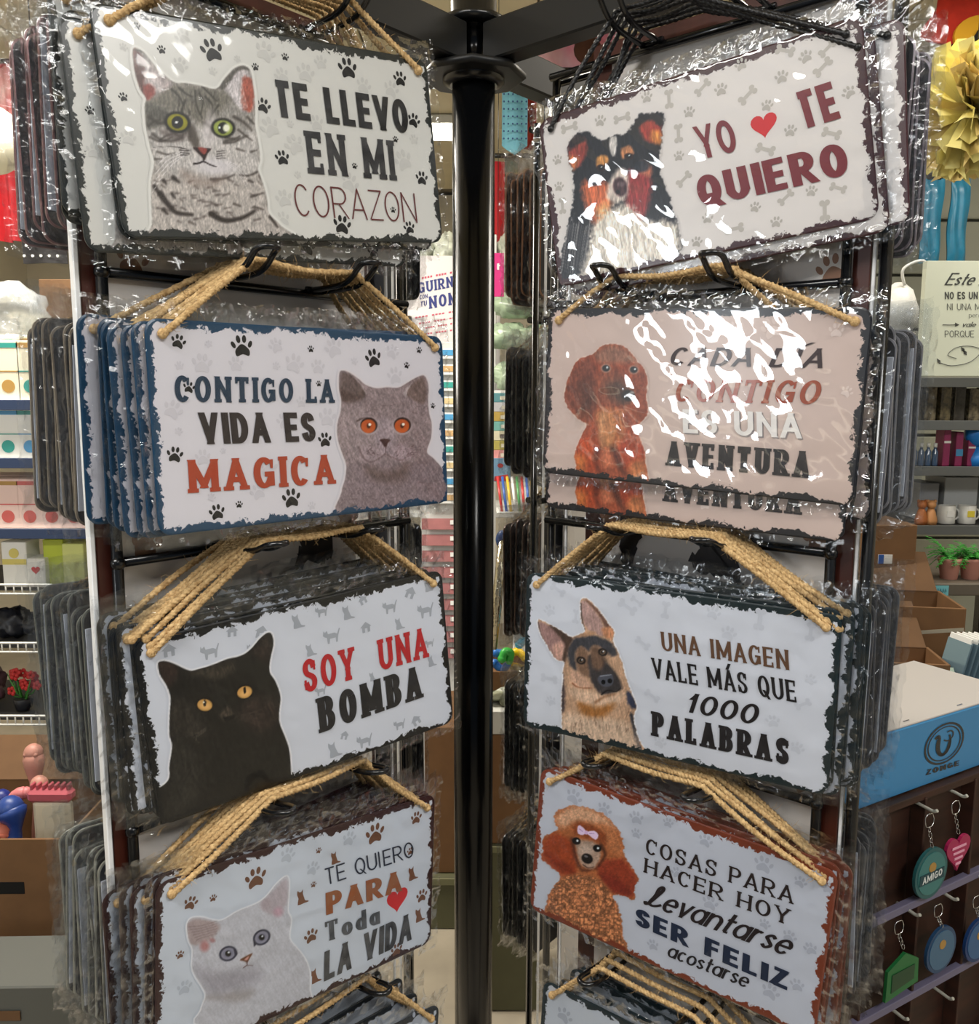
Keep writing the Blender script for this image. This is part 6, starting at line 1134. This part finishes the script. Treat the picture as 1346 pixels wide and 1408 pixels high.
for k, (x, m, lab) in enumerate(((1266, mat('ochre_figure', (170, 100, 50), .5), 'ochre'), (1279, mat('tan_figure', (196, 140, 90), .5), 'tan'))):
    p = px(x, 717, YR+.03); p.z = zat(722, YR)+.001; t = thing('figurine', 'small %s figurine on the lower right shelf' % lab, 'figurine', Matrix.Translation(p)); MB().lathe([(.016, 0), (.018, .012), (.012, .035), (.008, .045)], n=14).obj('body', m, t); MB().ball((0, 0, .056), .013, 12).obj('head', m, t); MB().ball((-.010, 0, .066), .005, 8).obj('ear', m, t); MB().ball((.010, 0, .066), .005, 8).obj('ear', m, t)
for k, (x, m) in enumerate(((1300, white), (1328, mat('lemon_print', (226, 206, 70), .4)))):
    p = px(x, 717, YR+.05); p.z = zat(722, YR)+.001; t = thing('mug', ('white mug', 'white mug with yellow print')[k]+' on the lower right shelf', 'mug', Matrix.Translation(p)); MB().lathe([(.022, 0), (.024, .003), (.024, .052), (.021, .052), (.021, .006), (.001, .005)], n=20).obj('bowl', M_white, t); MB().tube([Vector((.023+.014*math.sin(a_), 0, .027+.015*math.cos(a_))) for a_ in [PI*i/8 for i in range(9)]], .003, 6).obj('handle', M_white, t)
    MB().box((0, -.0238, .03), (.02, .002, .018), bev=.0006).obj('print', m, t)
# lower right: tables, boxes, plants
def table(label, x0, x1, y, Y, dep, m=None, cat='table'):
    xa, xb = xat(x0, Y), xat(x1, Y); z = zat(y, Y); t = thing('display_table', label, cat, Matrix.Translation(((xa+xb)/2, Y+dep/2, 0))); MB().box((0, 0, z-.016), (xb-xa, dep, .03), bev=.003).obj('table_top', m or mat('dull_wood', (104, 96, 84), .6, var=.1), t)
    for sx in (-1, 1):
        for sy in (-1, 1): MB().box((sx*((xb-xa)/2-.03), sy*(dep/2-.03), (z-.031)/2), (.03, .03, z-.031), bev=.002).obj('leg', M_wire, t)
    return t
YP = 2.02
table('wooden table carrying the ferns and brown boxes at right', 1190, 1500, 800, YP, .34)
for k, (x, pw) in enumerate(((1304, 14), (1333, 15))):
    yb = 797; p = px(x, yb, YP+.06); t = thing('potted_fern', ('bright green fern in pink pot, left one on the table', 'bright green fern in pink pot at the right edge')[k], 'plant', Matrix.Translation(p)); MB().lathe([(.017, 0), (.019, .002), (.025, .044), (.027, .046), (.027, .054), (.023, .054), (.018, .01)], n=18).obj('pot', mat('pink_pot', (206, 146, 130), .6), t)
    MB().ball((0, 0, .048), .021, 10, (1, 1, .3)).obj('soil', mat('soil', (50, 36, 26), .9), t)
    rd = random.Random(k+2); fm = mat('fern_green', (64, 166, 56), .55, rgb2=(40, 120, 40), scale=60)
    for j in range(34):
        a = rd.uniform(0, 2*PI); L_ = rd.uniform(.05, .085); up = rd.uniform(.5, 1.2); dr = Vector((math.cos(a), math.sin(a), 0)); b = MB(); P = [Vector((0, 0, .05))+dr*(L_*s*.75)+Vector((0, 0, up*L_*s-.045*s*s*1.1)) for s in (0, .25, .5, .75, 1)]; b.tube(P, .0007, 4, cap=False)
        sd_ = dr.cross(Vector((0, 0, 1)))
        for s in range(1, 5):
            for g in (0, .5):
                q0 = P[s-1].lerp(P[s], g)
                for sg in (-1, 1): l = .016*(1-.14*s); e = q0+sd_*sg*l+(P[s]-P[s-1])*.35; w2 = (P[s]-P[s-1]).normalized()*.0032; b.add([q0-w2*.4, q0+w2, e], [(0, 1, 2)])
        b.obj('frond', fm, t)
def label_card(t, c, d, m, rot=None, nm='label'): return MB().box(c, d, rot, .0004).obj(nm, m, t)
t = carton('cardboard_box', 'brown cardboard box with blue and white sticker at right', 'box', 1196, 722, 1262, 797, YP+.02, .2, brown); label_card(t, (-.02, -.101, .05), (.034, .001, .022), white); label_card(t, (-.03, -.1018, .05), (.013, .001, .022), mat('sticker_blue', (40, 90, 170), .5))
YQ = 1.80; table('low table of open cardboard boxes at right', 1180, 1560, 905, YQ, .2)
t0 = open_box('open brown box with pale strap on the low table at right', (xat(1297, YQ), YQ+.10, zat(905, YQ)), .19, .17, zat(835, YQ)-zat(905, YQ), brown, brownd, -10)
MB().box((0, -.0885, .055), (.19, .001, .008), Matrix.Rotation(-.12, 3, 'Y')).obj('strap', mat('strap', (176, 168, 150), .4), t0); MB().prism(ellip(-.07, .04, .018, .02), -.0895, -.0872).obj('hand_hole', mat('hole_black', None), t0)
crumple('clear plastic wrap inside the strapped box', 'bag', 'plastic_bag', (xat(1290, YQ), YQ+.10, zat(905, YQ)+.012), (.06, .05, .045), mat('grey_wrap', (84, 84, 70), .2, var=.5, scale=30, bump=.9, bscale=60), 51)
t = carton('cardboard_box', 'flat brown box with cyan price tag behind the strapped box', 'box', 1262, 808, 1346, 832, YP-.0+.0, .001, brown) if False else None
t = thing('price_tag', 'cyan handwritten price tag on the fern table edge', 'tag', Matrix.Translation(px(1293, 812, YP-.006))); MB().box((0, 0, 0), (.038, .001, .024)).obj('card', mat('cyan_card', (120, 196, 206), .6), t); q = MB()
for k in range(5): q.tube([(-.014+.006*k, -.001, -.005), (-.012+.006*k, -.001, .005), (-.010+.006*k, -.001, -.003)], .0006, 4)
q.obj('handwriting', ink((40, 90, 110)), t)
YS = 1.62; table('small table behind the blue printed box at right', 1215, 1480, 946, YS, .16)
t = open_box('small open box with price card behind the blue printed box', (xat(1300, YS), YS+.08, zat(946, YS)), .12, .12, .045, brown, brownd, -8)
t = thing('price_card', 'pale green price card reading 5,25 on the small open box', 'price card', Matrix.Translation(px(1298, 934, YS+.03)) @ rotz(-.1)); MB().box((0, 0, .012), (.058, .001, .024), Matrix.Rotation(-.5, 3, 'X')).obj('card', mat('mint_card', (206, 226, 206), .6), t); q = MB(); text_into(q, '5,25', 'sans', (-.02, .004), (.02, .005), (-.019, .02), 0, Matrix.Rotation(-.5, 4, 'X') @ Matrix.Translation((0, -.0012, -.0))); q.obj('lettering', ink((36, 110, 96)), t)
for k in range(7):
    x = 1316+8*k; p = px(x, 944, YS+.02); t = thing('slim_pouch', 'slim silver blue pouch, %s from left at the right edge' % ORD[k], 'pouch', Matrix.Translation(p) @ Matrix.Rotation(.22, 4, 'Y') @ rotz(.5), 'slim pouches at the right edge'); MB().box((0, .02, .045), (.005, .05, .085), bev=.001).obj('pouch', mat('silver_blue_foil', (120, 146, 160), .25, metal=.4), t); MB().box((0, .02, .092), (.004, .046, .012), bev=.001).obj('white_top', white, t)
# blue printed box on the key ring stand
D0 = px(1180, 1112, 1.22); U = Vector((.862, .507, 0)); Vv = Vector((-.507, .862, 0)); RM = Matrix(((U.x, Vv.x, 0, D0.x), (U.y, Vv.y, 0, D0.y), (0, 0, 1, 0), (0, 0, 0, 1)))
def onp(x, y, off=0.):
    d = Vector(CR*((x-673)/FPX)+CU*((704-y)/FPX)+CF); o = Vector((0, 0, CZ)); P0 = D0-Vv*off; s = (P0-o).dot(Vv)/d.dot(Vv); p = RM.inverted() @ (o+d*s); return (p.x, p.z)
zt2 = onp(1237, 1003)[1]; zb2 = onp(1240, 1092)[1]; LW = .42
kb = thing('blue_printed_box', 'light blue box with round black emblem reading ZONGE at right', 'box', RM); blm = mat('box_blue', (62, 138, 192), .45); MB().box((LW/2, .10, (zt2+zb2)/2), (LW, .20, zt2-zb2), bev=.002).obj('carton', blm, kb); MB().box((LW/2, .10, zt2+.001), (LW-.003, .197, .003), bev=.001).obj('lid', mat('lid_white', (178, 174, 171), .6), kb)
e = onp(1298, 1022); r_ = onp(1322, 1020)[0]-e[0]; rz_ = onp(1298, 997)[1]-e[1]; kz = rz_/r_; q = MB()
def ring(c, ra, rb, n=32):
    for i in range(n): a0, a1 = 2*PI*i/n, 2*PI*(i+1)/n; q.flat([(c[0]+ra*math.cos(a0), c[1]+kz*ra*math.sin(a0)), (c[0]+rb*math.cos(a0), c[1]+kz*rb*math.sin(a0)), (c[0]+rb*math.cos(a1), c[1]+kz*rb*math.sin(a1)), (c[0]+ra*math.cos(a1), c[1]+kz*ra*math.sin(a1))], -.0008)
ring(e, r_*1.0, r_*1.1); ring(e, r_*.86, r_*.92)
for P, w_ in ((arc(-.05, -.0, .38, .62, 150, 400, 20), .10), ([(-.52, .38), (-.40, .50), (-.30, .38), (-.32, -.1), (-.22, -.48), (-.02, -.58), (.2, -.35), (.3, .1)], .16), ([(.1, .58), (.3, .6), (.45, .45), (.4, .2), (.15, .1), (-.05, .2)], .07)):
    P = catmull(P, 4, False) if len(P) < 12 else P
    for i in range(len(P)-1):
        (x0, y0), (x1, y1) = P[i], P[i+1]; dx, dy = x1-x0, y1-y0; l = math.hypot(dx, dy)+1e-9; nx_, ny_ = -dy/l*w_/2*r_, dx/l*w_/2*r_; q.flat([(e[0]+x0*r_+nx_, e[1]+(y0*r_+ny_)*kz), (e[0]+x0*r_-nx_, e[1]+(y0*r_-ny_)*kz), (e[0]+x1*r_-nx_, e[1]+(y1*r_-ny_)*kz), (e[0]+x1*r_+nx_, e[1]+(y1*r_+ny_)*kz)], -.0009)
q.obj('emblem', ink((14, 20, 30)), kb)
q = MB(); bz = onp(1272, 1066); text_into(q, 'ZONGE', 'boldsans', bz, onp(1318, 1052), (bz[0], bz[1]+.0088), -.0008); q.obj('lettering', ink((14, 20, 30)), kb)
for x, y in ((1240, 986), (1335, 962), (1325, 946)): a = onp(x, y); pass
for sx_ in (.12, .26, .36): MB().box((sx_, .012, zt2+.0032), (.014, .0016, .0012)).obj('staple', M_chrome, kb)
ks = thing('keyring_stand', 'brown wooden stand of keyrings under the blue printed box', 'display stand', RM); wood = mat('dark_wood', (60, 30, 18), .6, rgb2=(40, 20, 12), scale=8, stretch=(1, 1, 6)); MB().box((LW/2, .10, zb2/2-.001), (LW, .18, zb2-.003), bev=.002).obj('body', wood, ks)
for k in range(4): MB().box((.012+.133*k, -.0035, zb2/2), (.006, .024, zb2-.02), bev=.001).obj('divider', wood, ks)
lav = mat('lavender_strip', (112, 108, 134), .5)
for (y_, x_) in ((1196, 1330), (1345, 1270), (1470, 1270)): z = onp(x_, y_)[1]; MB().box((LW/2, -.012, z), (LW, .012, .013), bev=.001).obj('ledge', lav, ks)
MB().box((LW/2, -.006, zb2-.008), (LW, .014, .012), bev=.001).obj('top_rail', wood, ks)
def peg(x0, y0, x1, y1):
    a = onp(x0, y0, 0.01); MB().tube([Vector(p) for p in catmull([(a[0], .004, a[1]), (a[0], -.018, a[1]-.002), (a[0]+.0, -.030, a[1]-.003), (a[0], -.036, a[1]+.001)], 3, False)], .0026, 8).obj('peg', mat('ivory_peg', (176, 176, 166), .4), ks); return a
PG = [peg(1267, 1106, 0, 0), peg(1308, 1086, 0, 0), peg(1296, 1226, 0, 0), peg(1244, 1247, 0, 0), peg(1290, 1361, 0, 0), peg(1228, 1388, 0, 0), peg(1340, 1200, 0, 0)]
def keyring(label, rx, ry, cx, cy, rr, kind, m, m2, off=.026, txt=None):
    a = onp(rx, ry, off); c = onp(cx, cy, off); e = onp(cx+rr, cy, off); R_ = (e[0]-c[0]); t = thing('keyring', label, 'keyring', RM @ Matrix.Translation((c[0], -off, c[1])), 'keyrings on the brown stand'); M0 = Matrix.Identity(4)
    d = Vector((a[0]-c[0], 0, a[1]-c[1])); rg = .0115; MB().tube([d+Vector((rg*math.cos(2*PI*i/20), .001*math.sin(i), rg*math.sin(2*PI*i/20))) for i in range(20)], .0008, 6, closed=True).obj('ring', M_chrome, t)
    s_ = d+Vector((0, 0, -rg)); n = 4
    for k in range(n):
        q0 = s_.lerp(Vector((0, 0, R_)), (k+.5)/n); ax = (k % 2)*PI/2; MB().tube([q0+Vector((.0026*math.cos(2*PI*i/10)*math.cos(ax), .0026*math.cos(2*PI*i/10)*math.sin(ax), .0042*math.sin(2*PI*i/10))) for i in range(10)], .0006, 5, closed=True).obj('chain_link', M_chrome, t)
    if kind == 'disc': MB().prism(ellip(0, 0, R_, R_, 0, 28), -.002, .003).obj('disc', m, t); MB().prism(ellip(0, 0, R_*.84, R_*.84, 0, 28), -.003, -.0015).obj('face', m2, t); MB().prism(ellip(0, R_*.25, R_*.22, R_*.2, 0, 10), -.0038, -.0028).obj('sun_print', gold, t)
    if kind == 'heart': MB().prism([(x*R_*2.2, y*R_*2.2) for x, y in sh_heart()[0]], -.002, .003).obj('heart', m, t); [MB().box((0, -.0028, R_*(.35-.3*k)), (R_*(1.2-.25*k), .001, R_*.12)).obj('print_line', m2, t) for k in range(4)]
    if kind == 'bag': MB().prism([(-R_, -R_*.9), (R_, -R_*.7), (R_*.95, R_*.3), (R_*.1, R_*.8), (-R_*.95, R_*.35)], -.002, .003).obj('tag', m, t); MB().prism([(-R_*.7, -R_*.6), (R_*.7, -R_*.45), (R_*.7, R_*.15), (-R_*.7, R_*.15)], -.003, -.0015).obj('face', m2, t)
    if txt: q = MB(); text_into(q, txt, 'sans', (-R_*.6, -R_*.28), (R_*.6, -R_*.2), (-R_*.6, 0), -.0042); q.obj('lettering', ink((230, 236, 236)), t); MB().box((0, -.0034, -R_*.12), (R_*1.5, .001, R_*.42)).obj('ribbon', mat('ribbon_teal', (20, 66, 76), .5), t)
keyring('turquoise round keyring with dark ribbon on the upper left peg', 1278, 1128, 1279, 1200, 21, 'disc', mat('turquoise', (34, 92, 96), .4), mat('turquoise_face', (58, 122, 122), .4), txt='AMIGO')
keyring('pink heart keyring with white lines on the upper right peg', 1314, 1110, 1316, 1172, 15, 'heart', mat('hot_pink', (168, 30, 84), .4), mat('pale_line', (236, 170, 196), .5))
keyring('blue round keyring with sun print on the middle peg', 1290, 1252, 1293, 1305, 19, 'disc', mat('sky_disc', (34, 70, 108), .4), mat('sky_face', (66, 106, 138), .4))
keyring('green tag keyring on the left peg of the second row', 1236, 1275, 1240, 1337, 21, 'bag', mat('green_tag', (28, 108, 56), .4), mat('green_tag_face', (18, 66, 38), .4))
keyring('deep blue round keyring at the right edge of the stand', 1343, 1240, 1344, 1292, 17, 'disc', mat('deep_disc', (22, 58, 110), .4), mat('deep_face', (52, 98, 146), .4))
# brown crate row below on the left and dark floor goods
c = px(520, 1500, 1.9)
